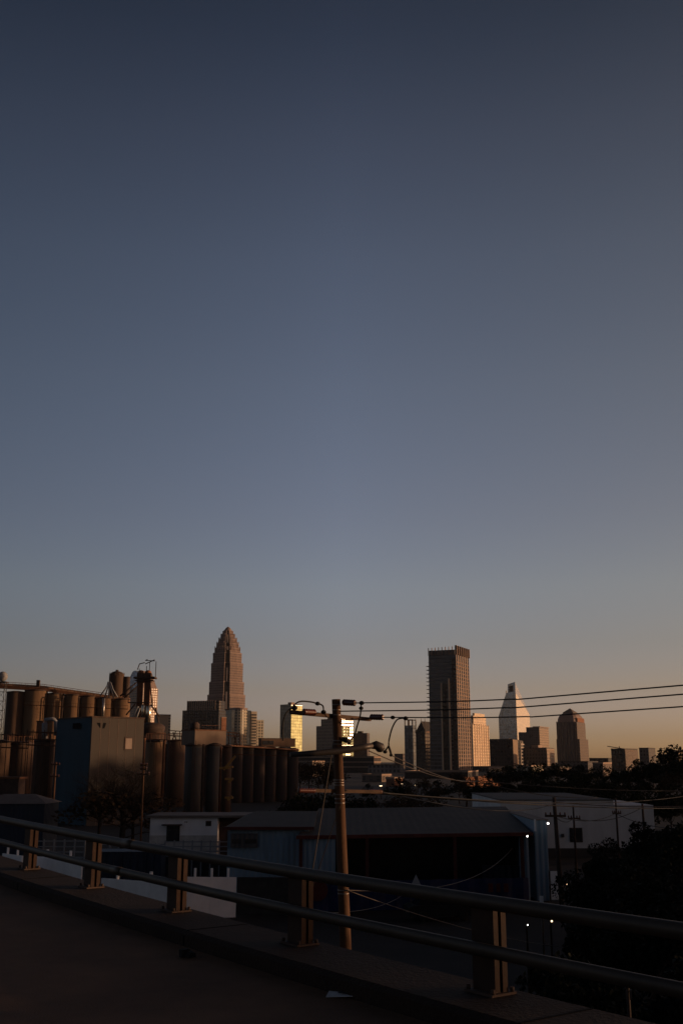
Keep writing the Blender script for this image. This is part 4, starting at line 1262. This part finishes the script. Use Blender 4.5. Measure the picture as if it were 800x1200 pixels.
for yy in (900, 914, 936):
    c_ = F(268.5, yy, 196.3)
    MB().box(c_.x - .75, c_.x + .75, 195.8, 196.8, c_.z, c_.z + .35).build('landing', M['stair_yellow'], zs, True)
b = MB()
for px in (265.5, 272.5):
    c_ = F(px, 880, 196.6)
    b.tube([(c_.x, 196.6, 0), c_], .07, 4)
b.build('frame', M['rust_dark'], zs, True)
# brown silo row
RY = 262
ds = 13.1
for i in range(6):
    rs_ = silo(276.5 + ds * i, 13.3, 873 + .9 * i, RY + 2.5 * i, ['first narrow brown silo right of the zigzag stair', 'second narrow brown silo of the right row', 'third narrow brown silo, left of the roof box', 'fourth narrow brown silo, under the roof box windows', 'fifth narrow brown silo, under the roof box end', 'last narrow brown silo at the end of the row'][i], 'silo_brown')
    rs_[0].scale = (1, .45, 1)
a_, b_ = F(269, 876, 266), F(347, 882, 280)
t = thing('infill_wall', 'dark wall closing the gaps behind the narrow brown silos', 'wall')
MB().add([a_, b_, (b_.x, b_.y, 0), (a_.x, a_.y, 0), a_ + Vector((0, .5, 0)), b_ + Vector((0, .5, 0)), (b_.x, b_.y + .5, 0), (a_.x, a_.y + .5, 0)], [(0, 1, 2, 3), (7, 6, 5, 4), (0, 4, 5, 1), (1, 5, 6, 2), (2, 6, 7, 3), (3, 7, 4, 0)]).build('slab', M['rust_dark'], t, True)
a_, b_ = F(264, 872.5, 259), F(350, 878, 275)
sl_ = thing('silo_roof_slab', 'thin orange edged roof slab across the narrow brown silos', 'roof', a_)
ribbon(b := MB(), [a_, b_], 2.2, -.35, 0); b.build('slab', M['rust'], sl_, True)
t, w, d, h = corner_building('roof_box', 'low brown box with dark windows on the silo row roof', 303, 306, 346, 866, 268, 62, 870)
t['category'] = 'building'
zl = Z(875, 268)
MB().box(-w, 0, 0, d, zl, h).build('wall', M['silo_dark'], t)
for y0, y1 in ((.03, .2), (.22, .36)):
    MB().box(.003, .08, d * y0, d * y1, zl + .5, h - .4).build('window', M['pane_dark'], t)
MB().box(-w - .1, .12, -.1, d + .1, h + .003, h + .25).build('roof', M['rust_dark'], t)
b = thing('pipe_bridge', 'thin pipe rack beside the box headhouse on the silo roof', 'pipes', F(270, 870, 225))
for x0, y0, x1, y1 in [(266, 858, 280, 859.5), (266, 862, 281, 863), (268, 872, 268, 858), (274, 874, 278, 860), (278, 874, 274, 861), (281, 874, 281, 859)]:
    MB().tube([F(x0, y0, 225), F(x1, y1, 225.5)], .13, 4).build('pipe', M['rust'], b, True)
b = thing('pipe_bridge', 'thin pipe rack spanning from the dark silo to the box headhouse', 'pipes', F(205, 866, 232))
for x0, y0, x1, y1 in [(198, 856, 213, 857), (198, 862, 213, 863), (202, 868, 206, 857), (207, 868, 203, 858), (211, 868, 211, 857)]:
    MB().tube([F(x0, y0, 232), F(x1, y1, 232.5)], .12, 4).build('pipe', M['rust_dark'], b, True)

# ------------------------------------------------------------------ yard buildings
WY = 105
x0, x1 = F(176, 970, WY).x, F(255, 970, WY).x
t = thing('white_office', 'low white yard office with dark canopied door and small square window', 'building', (x0, WY, 0))
zt = Z(958, WY)
MB().box(0, x1 - x0, 0, 6, 0, zt).build('wall', M['office_white'], t)
u = lambda px: F(px, 970, WY).x - x0
MB().box(u(176) - .3, u(302), -.5, 6.3, zt + .003, Z(955.3, WY)).build('roof', M['pale_roof'], t)
MB().box(u(195.5), u(211), -.05, -.003, Z(987, WY), Z(967, WY)).build('door', M['pane_dark'], t)
MB().box(u(191), u(213.5), -.9, -.004, Z(967, WY) + .003, Z(965.8, WY)).build('door_canopy', M['rust_dark'], t)
wf = MB().box(u(241), u(247.5), -.06, -.003, Z(968, WY), Z(962, WY)).build('window', M['rust_dark'], t)
MB().box(u(241.5), u(247), -.075, -.062, Z(967.5, WY), Z(962.5, WY)).build('pane', M['pane_dark'], wf)
MB().box(x1 - x0 + .002, u(300), 1.5, 6, 0, zt - .003).build('brown_annex', M['rust_dark'], t)
b = MB()
for px in (217, 219): b.cyl((u(px), -.12), .06, zt - .5, zt - .35, 6)
b.box(0, x1 - x0, -.03, -.003, 0, Z(979, WY)); b.build('base_course', mat('dirty_white', (.50, .47, .44), .9, var=.3, scale=1), t)
def rail_fence(px0, px1, Y, ytop, label, n, h=1.3):
    a, c = F(px0, ytop, Y), F(px1, ytop, Y)
    t = thing('pipe_fence', label, 'fence', (a.x, Y, 0))
    zt = a.z
    L = c.x - a.x
    z0 = zt - h
    for k in range(4):
        MB().box(0, L, -.04, .04, z0 + h * k / 3.2, z0 + h * k / 3.2 + .09).build('rail', M['duct'], t)
    for k in range(n):
        x = L * k / (n - 1)
        MB().box(x - .06, x + .06, -.07, .07, 0, zt + .1).build('post', M['duct'], t)
    MB().box(0, L, .05, 1.3, 0, z0 - .02).build('dock_slab', M['concrete_edge'], t)
rail_fence(194, 268, 97, 986, 'white pipe fence on the loading dock below the white office', 8)
rail_fence(118, 193, 98, 989, 'white pipe fence along the yard left of the white office', 8)
rail_fence(40, 100, 104, 985, 'white pipe fence between the bridge posts at far left', 6, 1.6)
def panel_fence(pts, Y0, Y1, label, nposts, dz=.25):
    (xa, ya), (xb, yb) = pts
    a, c = F(xa, ya, Y0), F(xb, yb, Y1)
    t = thing('panel_fence', label, 'fence', (a.x, a.y, 0), atan2(c.y - a.y, c.x - a.x))
    L = sqrt((c.x - a.x) ** 2 + (c.y - a.y) ** 2)
    b = MB(); b.add([(0, -.06, 0), (L, -.06, 0), (L, .06, 0), (0, .06, 0), (0, -.06, a.z), (L, -.06, c.z), (L, .06, c.z), (0, .06, a.z)], [(3, 2, 1, 0), (4, 5, 6, 7), (0, 1, 5, 4), (1, 2, 6, 5), (2, 3, 7, 6), (3, 0, 4, 7)])
    b.build('panel', M['white_panel'], t)
    for k in range(nposts):
        x = L * (k + .5) / nposts
        MB().box(x - .07, x + .07, -.075, .075, 0, a.z + (c.z - a.z) * (k + .5) / nposts + dz * 2.2).build('post', M['white_panel'], t)
panel_fence(((219, 1027.5), (277, 1028)), 71, 72, 'white panel fence with three posts in front of the blue shed end', 3)
panel_fence(((120, 1029), (198, 1035)), 66, 60, 'long bright white panel fence seen between two bridge posts', 2)
panel_fence(((43, 1003.5), (97, 1007)), 83, 78, 'white panel fence seen beside the second bridge post', 2)
panel_fence(((4, 1000), (27, 1003)), 84, 80, 'short white panel fence at the far left under the rails', 2)
t = thing('grey_barrier_wall', 'grey low wall at the foot of the blue shed', 'wall', (F(278, 1030, 73).x, 73, 0))
MB().box(0, 62 * S(73), -.1, .1, 0, Z(1029, 73)).build('slab', M['concrete_edge'], t)
MB().box(0, 62 * S(73), -.14, .14, Z(1029, 73) + .003, Z(1028, 73)).build('coping', M['concrete_edge'], t)
# navy skip container in the yard
t = thing('skip_container', 'long navy blue skip container below the white office', 'container', (F(155, 1003, 90).x, 90, 0))
wdt = 36 * S(90)
MB().box(-wdt, wdt, -1.2, 1.2, .2, Z(998, 90)).build('body', M['navy_metal'], t)
MB().box(-wdt - .08, wdt + .08, -1.28, 1.28, Z(998, 90) + .003, Z(996.5, 90)).build('rim', M['navy_metal'], t)
b = MB()
for k in range(9): b.box(-wdt + 2 * wdt * k / 8 - .06, -wdt + 2 * wdt * k / 8 + .06, -1.3, -1.203, .2, Z(998.5, 90))
b.build('rib', M['navy_metal'], t)

# blue metal shed
t = thing('blue_shed', 'long blue metal shed with brown roof, red trim and open dark bays', 'building', (0, 78, 0))
# left closed bay
xa, xb = F(267, 969, 78).x, F(352, 969, 78).x
ze = Z(970, 78); zr_ = Z(950.5, 88)
MB().box(xa, xb + .6, 78, 98, 0, ze - .02).build('blue_wall', M['blue_metal'], t, True)
b = MB()
b.add([(xa - .3, 77.6, ze), (xb + 1.0, 77.6, ze), (xb + 1.0, 88, zr_), (xa - .3 + 1.6, 88, zr_), (xb + 1.0, 98, ze), (xa - .3, 98, ze)], [(0, 1, 2, 3), (3, 2, 4, 5), (0, 3, 5), (1, 4, 2), (0, 5, 4, 1)])
b.build('roof', M['shed_roof'], t, True)
MB().box(xa - .35, xb + 1.0, 77.45, 77.59, ze - .12, ze + .1).build('roof_trim', M['red_trim'], t, True)
p0, p1 = F(271, 976.5, 78), F(302, 993, 78)
lv = MB().box(p0.x, p1.x, 77.7, 77.997, p1.z, p0.z).build('louvre_box', M['grey_metal'], t, True)
for a, c in ((272, 282.5), (287.5, 301)):
    MB().box(F(a, 985, 78).x, F(c, 985, 78).x, 77.66, 77.698, Z(988, 78), Z(983, 78)).build('vent_slot', M['pane_dark'], lv, True)
MB().box(F(360, 1000, 78).x, F(364, 1000, 78).x, 77.05, 77.14, Z(1003, 77), Z(999, 77)).build('vent_hatch', M['pane_dark'], t, True)
# main open bays
xm, xe = xb + .05, F(620, 975, 79).x
ze2 = Z(979.5, 76); zr2 = Z(947.3, 92)
yf0, yf1 = 76.0, 79.5
b = MB()
b.add([(xm - .2, yf0 - .4, ze2), (xe + .2, yf1 - .4, ze2), (xe + .9, 96, zr2), (xb + 1.05, 92, zr2), (xe + .9, 112, ze2), (xb + 1.05, 108, ze2)], [(0, 1, 2, 3), (3, 2, 4, 5), (0, 3, 5), (1, 4, 2), (0, 5, 4, 1)])
b.build('roof', M['shed_roof'], t, True)
def front(x): return yf0 + (yf1 - yf0) * (x - xm) / (xe - xm)
b = MB(); b.add([(xm - .25, yf0 - .55, ze2 - .2), (xe + .25, yf1 - .55, ze2 - .2), (xe + .25, yf1 - .41, ze2 - .2), (xm - .25, yf0 - .41, ze2 - .2), (xm - .25, yf0 - .55, ze2 + .06), (xe + .25, yf1 - .55, ze2 + .06), (xe + .25, yf1 - .41, ze2 + .06), (xm - .25, yf0 - .41, ze2 + .06)],
      [(3, 2, 1, 0), (4, 5, 6, 7), (0, 1, 5, 4), (1, 2, 6, 5), (2, 3, 7, 6), (3, 0, 4, 7)])
b.build('roof_trim', M['red_trim'], t, True)
for px in (353, 430, 535, 618):
    x = F(px, 1000, 77).x
    y_ = front(x)
    MB().box(x - .12, x + .12, y_ - .12, y_ + .12, 0, ze2 - .22).build('post', M['red_trim'], t, True)
x = F(393, 1000, 77).x
MB().box(xm + .3, x, front(xm) + .15, front(xm) + .3, 0, ze2 - .2).build('blue_wall', M['blue_metal'], t, True)
MB().box(xm, xe + .6, 89, 89.2, 0, ze2 + .6).build('back_wall', M['pane_dark'], t, True)  # near-black colour stands in for the unlit depth of the bays
MB().box(F(607, 1000, 80).x, xe, front(xe) + .2, front(xe) + .35, 0, ze2 - .2).build('blue_wall', M['blue_metal'], t, True)
MB().box(F(564, 1000, 84).x, F(610, 1000, 84).x, 83.9, 84.0, 0, Z(1014, 84)).build('inner_wall', M['navy_metal'], t, True)
# annex at the right end
xa2, xb2 = F(621.5, 1000, 80).x, F(642.5, 1000, 80).x
MB().box(xa2 + .35, xb2, 80.2, 92, 0, Z(961.5, 80)).build('annex_wall', M['blue_metal'], t, True)
MB().box(xa2 + .3, xb2 + .1, 80.1, 92.1, Z(961.5, 80) + .003, Z(960.3, 80)).build('annex_roof', M['pale_roof'], t, True)
MB().box(xa2 + .22, xa2 + .34, 79.2, 79.4, ze2 + .1, Z(960, 79.3)).build('white_trim', M['white_panel'], t, True)
# blue tarp hung along the shed front
tp = thing('blue_tarp', 'blue tarpaulin screen with faded red print along the open shed front', 'tarpaulin', (F(490, 1040, 74).x, 74, 0))
xa, xb = F(358, 1040, 74).x, F(619, 1040, 76.5).x
zt = Z(1031, 75)
b = MB(); n = 40
vs = []
for k in range(n + 1):
    x = xa + (xb - xa) * k / n
    y_ = 74 + 2.5 * k / n + .06 * sin(k * 1.9)
    vs += [(x, y_, .05), (x, y_, zt - .04 * abs(sin(k * .8)))]
b.add(vs + [(x, y_ + .03, z) for x, y_, z in vs], [(2 * k, 2 * k + 2, 2 * k + 3, 2 * k + 1) for k in range(n)] + [(2 * n + 2 + 2 * k + 1, 2 * n + 2 + 2 * k + 3, 2 * n + 2 + 2 * k + 2, 2 * n + 2 + 2 * k) for k in range(n)]
      + [(2 * k + 1, 2 * k + 3, 2 * n + 2 + 2 * k + 3, 2 * n + 2 + 2 * k + 1) for k in range(n)])
b.build('sheet', M['blue_tarp'], tp, True)
for xc_, w_ in ((574, 3.2), (583, 2.6), (592, 3.2)):
    p = F(xc_, 1040, 75.9)
    MB().box(p.x - w_ * S(75.9) * .8, p.x + w_ * S(75.9) * .8, 75.65, 75.72, Z(1045, 75.9), Z(1035, 75.9)).build('red_print', M['red_print'], tp, True)
p = F(372, 1043, 74)
o = MB().lathe((0, 0), [(.7, 0), (.7, .05)], 20).build('red_print', M['red_print'], tp)
o.rotation_euler = (pi / 2, 0, 0); o.location = (p.x - tp.location.x, -.15, p.z)
# peaked white canopy and car roof in front of the open bay
p = F(485.5, 1022, 74.5)
t = thing('peaked_canopy', 'small white pointed canopy standing in front of the open bays', 'canopy', (p.x, p.y - 1.4, 0))
zc = Z(1041, 73)
b = MB(); b.add([(-.4, -.4, zc), (.4, -.4, zc), (.4, .4, zc), (-.4, .4, zc), (0, 0, p.z)], [(0, 1, 4), (1, 2, 4), (2, 3, 4), (3, 0, 4)])
b.build('canopy_top', M['duct'], t)
for sx in (-1, 1):
    for sy in (-1, 1): MB().box(sx * .36 - .03, sx * .36 + .03, sy * .36 - .03, sy * .36 + .03, 0, zc).build('leg', M['lamp_grey'], t)
def car(px, Y, label, m, rz=0.0):
    p = F(px, 1040, Y)
    t = thing('parked_car', label, 'car', (p.x, Y, 0), rz)
    def body_shell(prof, hw, inset=0):
        b = MB(); n = len(prof)
        b.add([(x, -hw, z) for x, z in prof] + [(x, hw, z) for x, z in prof], [tuple(range(n)), tuple(range(2 * n - 1, n - 1, -1))] + [((i + 1) % n, i, n + i, n + (i + 1) % n) for i in range(n)])
        return b
    body_shell([(-2.2, .3), (2.2, .3), (2.25, .65), (2.0, .85), (1.1, .95), (-1.9, .98), (-2.2, .85)], .88).build('body', M[m], t)
    body_shell([(-1.7, .983), (1.0, .953), (.35, 1.42), (-1.2, 1.45)], .74).build('cabin_glazing', M['pane_dark'], t)
    body_shell([(-1.25, 1.453), (.4, 1.423), (.3, 1.50), (-1.1, 1.52)], .70).build('roof', M['white_panel'], t)
    for sx in (-1.35, 1.35):
        for sy in (-1, 1):
            wm = MB().lathe((0, 0), [(.2, -.1), (.32, -.1), (.32, .1), (.2, .1)], 18).build('wheel', M['rubber'], t)
            wm.rotation_euler = (pi / 2, 0, 0); wm.location = (sx, sy * .82, .32)
    for sy in (-.6, .6):
        MB().box(2.2, 2.27, sy - .18, sy + .18, .6, .74).build('headlight', M['pane_pale'], t)
car(514, 71, 'dark parked car whose pale roof shows above the top bridge rail', 'rubber', .15)
# white warehouse at the right
RYW = 115
t = thing('white_warehouse', 'long plain white warehouse with one dark square opening', 'building', (F(588, 990, RYW + 8).x, RYW, 0))
xa, xm_, xb = F(588, 990, RYW).x, F(721, 990, RYW).x, F(768, 990, RYW).x
MB().box(xa, xm_, RYW, RYW + 25, 0, Z(938, RYW)).build('wall', M['white_wall'], t, True)
MB().box(xm_ + .01, xb, RYW, RYW + 25, 0, Z(943.5, RYW)).build('low_wing', M['white_wall'], t, True)
MB().box(xa - .15, xm_ + .15, RYW - .15, RYW + 25.1, Z(938, RYW) + .003, Z(937, RYW)).build('roof_coping', M['tower_dark'], t, True)
MB().box(xa, xb, RYW - .06, RYW - .003, 0, Z(994, RYW)).build('base_course', M['hall_dark'], t, True)
wf = MB().box(F(667, 980, RYW).x, F(682, 980, RYW).x, RYW - .08, RYW - .003, Z(987, RYW), Z(970, RYW)).build('window', M['rust_dark'], t, True)
MB().box(F(668, 980, RYW).x, F(681, 980, RYW).x, RYW - .11, RYW - .082, Z(986, RYW), Z(971, RYW)).build('pane', M['pane_dark'], wf, True)
MB().box(F(657, 980, RYW).x, F(660, 980, RYW).x, RYW - .3, RYW - .003, Z(981, RYW), Z(977, RYW)).build('wall_vent', M['lamp_grey'], t, True)
p = F(650, 1032, 80)
t = thing('white_gate', 'small white sheet gate at the right end of the blue shed', 'gate', (p.x, 80, 0))
MB().box(-.35, .35, -.05, .05, .1, Z(1021, 80)).build('panel', M['white_panel'], t)
for sx in (-1, 1): MB().box(sx * .4 - .05, sx * .4 + .05, -.06, .06, 0, Z(1020, 80)).build('post', M['lamp_grey'], t)

# lot markings
mk = MB()
for k in range(9):
    a = F(470 + 14 * k, 1120 - 2.0 * k, 1).xy
    x, y_ = 4.5 + k * 2.6, 38 + k * .6
    mk.add([(x, y_, .006), (x + .12, y_, .006), (x + 1.2, y_ + 5, .006), (x + 1.08, y_ + 5, .006)], [(0, 1, 2, 3)])
tag(mk.build('parking_line', M['marking']), kind='structure')

# ------------------------------------------------------------------ lamps in the yard
def yard_lamp(px, py, Y, label, m, r, mount=True):
    p = F(px, py, Y)
    t = thing('yard_lamp', label, 'lamp', (p.x, p.y, 0))
    if mount: MB().tube([(0, .25, 0), (0, .25, p.z + .1), (0, 0, p.z + r)], [.05, .04, .03], 6).build('mast', M['wood_dark'], t)
    else: MB().tube([(0, .75, p.z + .15), (0, .3, p.z + .2), (0, 0, p.z + r * .8)], .02, 6).build('bracket', M['wood_dark'], t)
    MB().sphere((0, 0, p.z), r, 12).build('lamp_globe', M[m], t)
yard_lamp(617.5, 980, 75.6, 'bright white lamp under the shed eave near its right post', 'lamp_white', .06, False)
yard_lamp(641.6, 965, 79.3, 'brighter white lamp at the annex roof corner', 'lamp_white', .08, False)
yard_lamp(667, 1029, 62, 'upper of two small lamps beside the thicket', 'lamp_warm', .026)
yard_lamp(664.3, 1036.5, 60, 'lower of two small lamps beside the thicket', 'lamp_warm', .045)
yard_lamp(617.8, 1084, 45, 'small white lamp seen between the bridge rails', 'lamp_white', .024)
yard_lamp(646, 1079.5, 45, 'second small white lamp between the rails, nearer the thicket', 'lamp_warm', .04)
p = F(634, 1053, 55)
t = thing('yard_marker', 'pale marker post beside the shed corner above the top rail', 'post', (p.x, p.y, 0))
MB().tube([(0, 0, 0), (0, 0, p.z)], .05, 6).build('mast', M['lamp_grey'], t); MB().box(-.09, .09, -.05, .05, p.z - .25, p.z + .12).build('plate', M['white_panel'], t)
p = F(736.5, 1166, 17)
t = thing('marker_post', 'slim post with two pale strips below the lower rail at the right', 'post', (p.x, p.y, 0))
MB().tube([(0, .06, 0), (0, .06, p.z + .1)], .03, 6).build('mast', M['wood_dark'], t)
for sx in (-1, 1): MB().box(sx * .028 - .015, sx * .028 + .015, 0, .02, p.z - .07, p.z + .07).build('strip', M['lamp_grey'], t)

# ------------------------------------------------------------------ utility poles and wires
PY = 27.0
pt, pb = F(393.6, 819.5, PY), F(405, 1118, PY)
slope = (pb - pt) / (pb.z - pt.z)
pg = pt + slope * (0 - pt.z)
mp_ = thing('utility_pole', 'tall leaning wooden utility pole in front of the shed, nearest the bridge', 'utility pole', (pg.x, pg.y, 0))
def on_pole(z): return pt + slope * (z - pt.z)
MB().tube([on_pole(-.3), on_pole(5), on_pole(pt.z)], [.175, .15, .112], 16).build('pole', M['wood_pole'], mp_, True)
MB().lathe((0, 0), [(.001, 0), (.001, .001)], 3)
a_, b_ = F(341, 834.5, 25.6), F(433, 843, 28.6)
ar = MB().tube([a_, b_], .07, 4).build('crossarm', M['wood_arm'], mp_, True)
a2, b2 = F(345, 926, 26.2), F(447, 928, 28.0)
MB().tube([a2, b2], .06, 4).build('crossarm', M['wood_arm'], mp_, True)
def insul(p, q, parent, n=5, r=.085):
    p, q = Vector(p), Vector(q)
    path, rs = [], []
    for k in range(n * 2 + 1):
        f = k / (n * 2)
        path.append(p.lerp(q, f)); rs.append(r if k % 2 else r * .55)
    MB().tube(path, rs, 10).build('insulator', M['insulator'], parent, True)
insul(F(402, 823, 27), F(416, 823.8, 26.6), mp_)
insul(F(355, 834.2, 25.5), F(369, 835, 25.9), mp_)
insul(F(434, 840.2, 28.5), F(449, 840.6, 28.1), mp_)
insul(F(349, 926.3, 26.0), F(369, 926.7, 26.3), mp_, 6, .07)
insul(F(432, 927.5, 27.8), F(447, 928, 28.0), mp_, 6, .07)
for py in (826, 832, 838, 868, 872, 914, 917, 920, 931, 936, 941, 1043, 1047):
    z = Z(py, PY)
    c_ = on_pole(z)
    MB().cyl((c_.x, c_.y), (.114 + (pt.z - z) * .0059), z - .014, z + .014, 16).build('steel_band', M['band_steel'], mp_, True)
for px, py in ((380, 884), (399.8, 884), (340, 829)):
    pass
# connectors and jumpers
def wire(name, label, pts, r=.017, m='cable', n=24, sag=0.0, cat='wire', group=None, parent=None):
    P = [Vector(p) for p in pts]
    if len(P) == 2:
        P = [P[0].lerp(P[1], k / n) - Vector((0, 0, 4 * sag * (k / n) * (1 - k / n))) for k in range(n + 1)]
    else:
        out = []
        Q = [P[0]] + P + [P[-1]]
        for i in range(1, len(Q) - 2):
            for k in range(8):
                u_ = k / 8
                p0, p1, p2, p3 = Q[i - 1:i + 3]
                out.append(.5 * ((2 * p1) + (-p0 + p2) * u_ + (2 * p0 - 5 * p1 + 4 * p2 - p3) * u_ ** 2 + (-p0 + 3 * p1 - 3 * p2 + p3) * u_ ** 3))
        P = out + [P[-1]]
    b = MB().tube(P, r, 6)
    o = b.build(name, M[m], parent, parent is not None)
    if parent is None: tag(o, label, cat, group)
    return o
wire('jumper_cable', None, [F(331.5, 868, 25.4), F(331, 852, 25.4), F(334, 838, 25.4), F(341, 830, 25.5), F(350, 822.5, 25.6), F(362, 822.3, 25.8), F(372, 824.5, 26), F(378, 827, 26.1), F(379, 833, 26.2)], .02, parent=mp_)
wire('jumper_cable', None, [F(423, 825, 26.5), F(422, 838, 26.8), F(418, 852, 27), F(415, 862, 27.1), F(410, 868, 27.1)], .02, parent=mp_)
wire('jumper_cable', None, [F(473, 841.5, 27.4), F(465, 843.5, 27.6), F(459, 854, 27.8), F(455.5, 868, 28), F(455, 874, 28), F(451, 880, 28)], .02, parent=mp_)
wire('jumper_cable', None, [F(455, 874, 28), F(457, 880, 28), F(458, 884, 28)], .03, parent=mp_)
for p, r in ((F(372, 824.5, 26), .065), (F(423.5, 823.8, 26.5), .07), (F(423, 830, 26.5), .06), (F(460, 840.8, 27.8), .065), (F(475, 841.8, 27.3), .07), (F(451, 881, 28), .06), (F(458, 885, 28), .05), (F(379, 834.5, 26.3), .07), (F(345, 829.5, 25.5), .08)):
    MB().sphere(tuple(p), r, 10, .8).build('connector', M['rubber'], mp_, True)
# bracket arm street light
la = thing('street_light', 'grey street light on a long tapered arm fixed across the near pole', 'street lamp', tuple(on_pole(Z(880, PY)) + Vector((0, -.3, 0))))
MB().tube([F(340, 884.5, 26.3), F(372, 882.3, 26.5), F(397, 880, 26.65), F(425, 875.5, 26.8), F(436, 873.8, 26.9)], [.06, .075, .085, .08, .07], 10).build('arm', M['lamp_grey'], la, True)
MB().tube([F(434, 874.2, 26.9), F(440, 873, 26.95), F(446, 876.5, 27), F(449, 879.5, 27)], [.07, .11, .13, .06], 10).build('lamp_head', M['lamp_grey'], la, True)
MB().sphere(tuple(F(444.5, 878.3, 27)), .10, 10, .7).build('lens', M['pane_dark'], la, True)
MB().tube([F(397, 875.5, 26.75), F(397.3, 884, 26.75)], .10, 8).build('bracket', M['rust_dark'], la, True)
tb = thing('transformer_bracket', 'small dark cutout switch on the near pole beside the gold windows', 'switch', tuple(on_pole(Z(868, PY)) + Vector((.2, 0, 0))))
MB().tube([F(400, 866, 26.9), F(405, 867, 26.9), F(411, 871, 26.9)], [.06, .08, .05], 8).build('body', M['rubber'], tb, True)
# next pole of the line, beyond the right of the frame
off = Vector((28.5, -29.0, 0))
op = thing('utility_pole', 'wooden utility pole beside the bridge where the three wires go', 'utility pole', (pg.x + off.x, pg.y + off.y, 0))
for ch in list(mp_.children):
    if ch.name.split('.')[0] in ('pole', 'crossarm', 'insulator'):
        c = ch.copy(); C.objects.link(c); c.parent = op
# three line wires: heading for that pole, each fitted through two measured points
def line_wire(a, bpix, lab):
    A = Vector(a)
    # keep the far end on the line towards the next pole
    B = F(*bpix)
    D = (B - A)
    Cp = A + D * (40 / D.length)
    wire('line_wire', lab, [A, A + D * .5 - Vector((0, 0, .10)), B, Cp + Vector((0, 0, .9))], .0145)
line_wire(F(416, 823.8, 26.6), (800, 803, 20.2), 'top one of the three line wires crossing the sky')
line_wire(F(398, 833.5, 26.7), (800, 813.5, 20.5), 'middle one of the three line wires crossing the sky')
line_wire(F(449, 840.6, 28.1), (800, 828, 21.5), 'lowest of the three line wires crossing the sky')
# guy wires
wire('guy_wire', 'pale steel guy wire slanting down left from the near pole', [F(391, 868, 26.9), F(322, 1290, 26.0)], .014, 'cable_pale', cat='guy wire')
wire('guy_wire', 'second slack guy wire between the near pole and the shed wall', [F(398, 945, 26.8), F(352, 1082, 30)], .010, 'cable_pale', cat='guy wire')

def small_pole(px, ytop, ybot, Y, label, arms, m='wood_dark', wpx=2.4, xt=None):
    p = F(px, ytop, Y)
    t = thing('utility_pole', label, 'utility pole', (p.x, Y, 0))
    r = wpx / 2 * S(Y)
    dx = ((xt or px) - px) * S(Y)
    MB().tube([(0, 0, 0), (dx * .5, 0, p.z * .5), (dx, 0, p.z)], [r * 1.15, r, r * .8], 8).build('pole', M[m], t)
    for dy, hw in arms:
        z = Z(ytop + dy, Y)
        MB().box(dx - hw * S(Y), dx + hw * S(Y), -r - .12, -r - .003, z - .07, z + .07).build('crossarm', M['wood_arm'], t)
        for k in (-1, -.5, .5, 1):
            MB().lathe((dx + k * hw * .92 * S(Y), -r - .06), [(.05, z + .07), (.07, z + .16), (.03, z + .26)], 6).build('insulator', M['insulator'], t)
    return t
small_pole(169, 894, 985, 100, 'thin pole with stacked crossarms in front of the grey mill wall', [(3, 4), (7.5, 4), (13.5, 7)], 'wood_pole', 2.2)
small_pole(66, 893, 960, 130, 'thin pole with two crossarms in front of the shaded tanks', [(3, 5), (17, 5)], 'wood_pole', 2.2)
small_pole(652, 934, 1050, 74, 'dark thick pole standing left before the white warehouse', [(22, 12)], 'wood_dark', 5.2, 648.5)
small_pole(671, 944, 1015, 92, 'dark pole in front of the dark warehouse opening', [(15, 7)], 'wood_dark', 2.6)
small_pole(720.5, 935, 985, 100, 'slim dark pole before the right half of the white warehouse', [(18, 5)], 'wood_dark', 2.4)
small_pole(752, 942, 970, 98, 'short dark pole rising from the thicket by the warehouse end', [], 'wood_dark', 3.2)
# field of slack wires around the yard
WG = 'slack wires over the yard'
for i, (p, q, sg, r, m) in enumerate([
    (F(447, 928, 28), F(651, 941, 73.5), .5, .02, 'cable'), (F(433, 927.5, 27.9), F(820, 930, 60), .4, .016, 'cable'), (F(400, 926, 27), F(860, 944, 70), .3, .022, 'cable'),
    (F(458, 885, 28), F(560, 915, 80), .3, .016, 'cable_pale'), (F(432, 880, 27.6), F(553, 914, 80), .3, .016, 'cable_pale'),
    (F(651, 956, 73.5), F(720.5, 953, 99.8), .5, .03, 'cable'), (F(671, 959, 91.8), F(752, 946, 97.8), .6, .03, 'cable'), (F(649, 940, 74), F(860, 941, 84), .3, .03, 'cable_pale'),
    (F(651, 958, 73.5), F(671, 959, 91.8), .3, .03, 'cable'), (F(720.5, 953, 99.8), F(830, 968, 70), .6, .03, 'cable'),
    (F(406, 1043, 26.8), F(660, 1110, 40), .2, .012, 'cable_pale'), (F(404, 1043, 26.8), F(600, 994, 79), .9, .014, 'cable_pale'), (F(385, 1070, 30), F(470, 1050, 60), .2, .012, 'cable_pale'),
    (F(560, 915, 80), F(860, 925, 110), .4, .03, 'cable'), (F(553, 914, 80), F(700, 935, 99), .4, .03, 'cable')]):
    wire('slack_wire', 'thin slack wire sagging across the dark yard', [p, q], r, m, sag=sg, group=WG)

hz = bpy.data.materials.new('haze_air')
hz.use_nodes = True
nt = hz.node_tree
nt.nodes.remove(nt.nodes['Principled BSDF'])
pv = nt.nodes.new('ShaderNodeVolumePrincipled')
pv.inputs['Color'].default_value = (.92, .90, .90, 1)
pv.inputs['Density'].default_value = HAZE
pv.inputs['Anisotropy'].default_value = .3
nt.links.new(pv.outputs[0], nt.nodes['Material Output'].inputs['Volume'])
tag(MB().box(-1500, 1500, -300, 2400, -1, 330).build('haze', hz), kind='stuff')
SC.cycles.filter_width = 1.5
SC.cycles.volume_bounces = 0
SC.render.engine = 'CYCLES'
SC.cycles.use_denoising = True
vs_ = SC.view_settings
vs_.view_transform = 'Standard'
vs_.look = 'None'
vs_.exposure = 0
vs_.gamma = 1
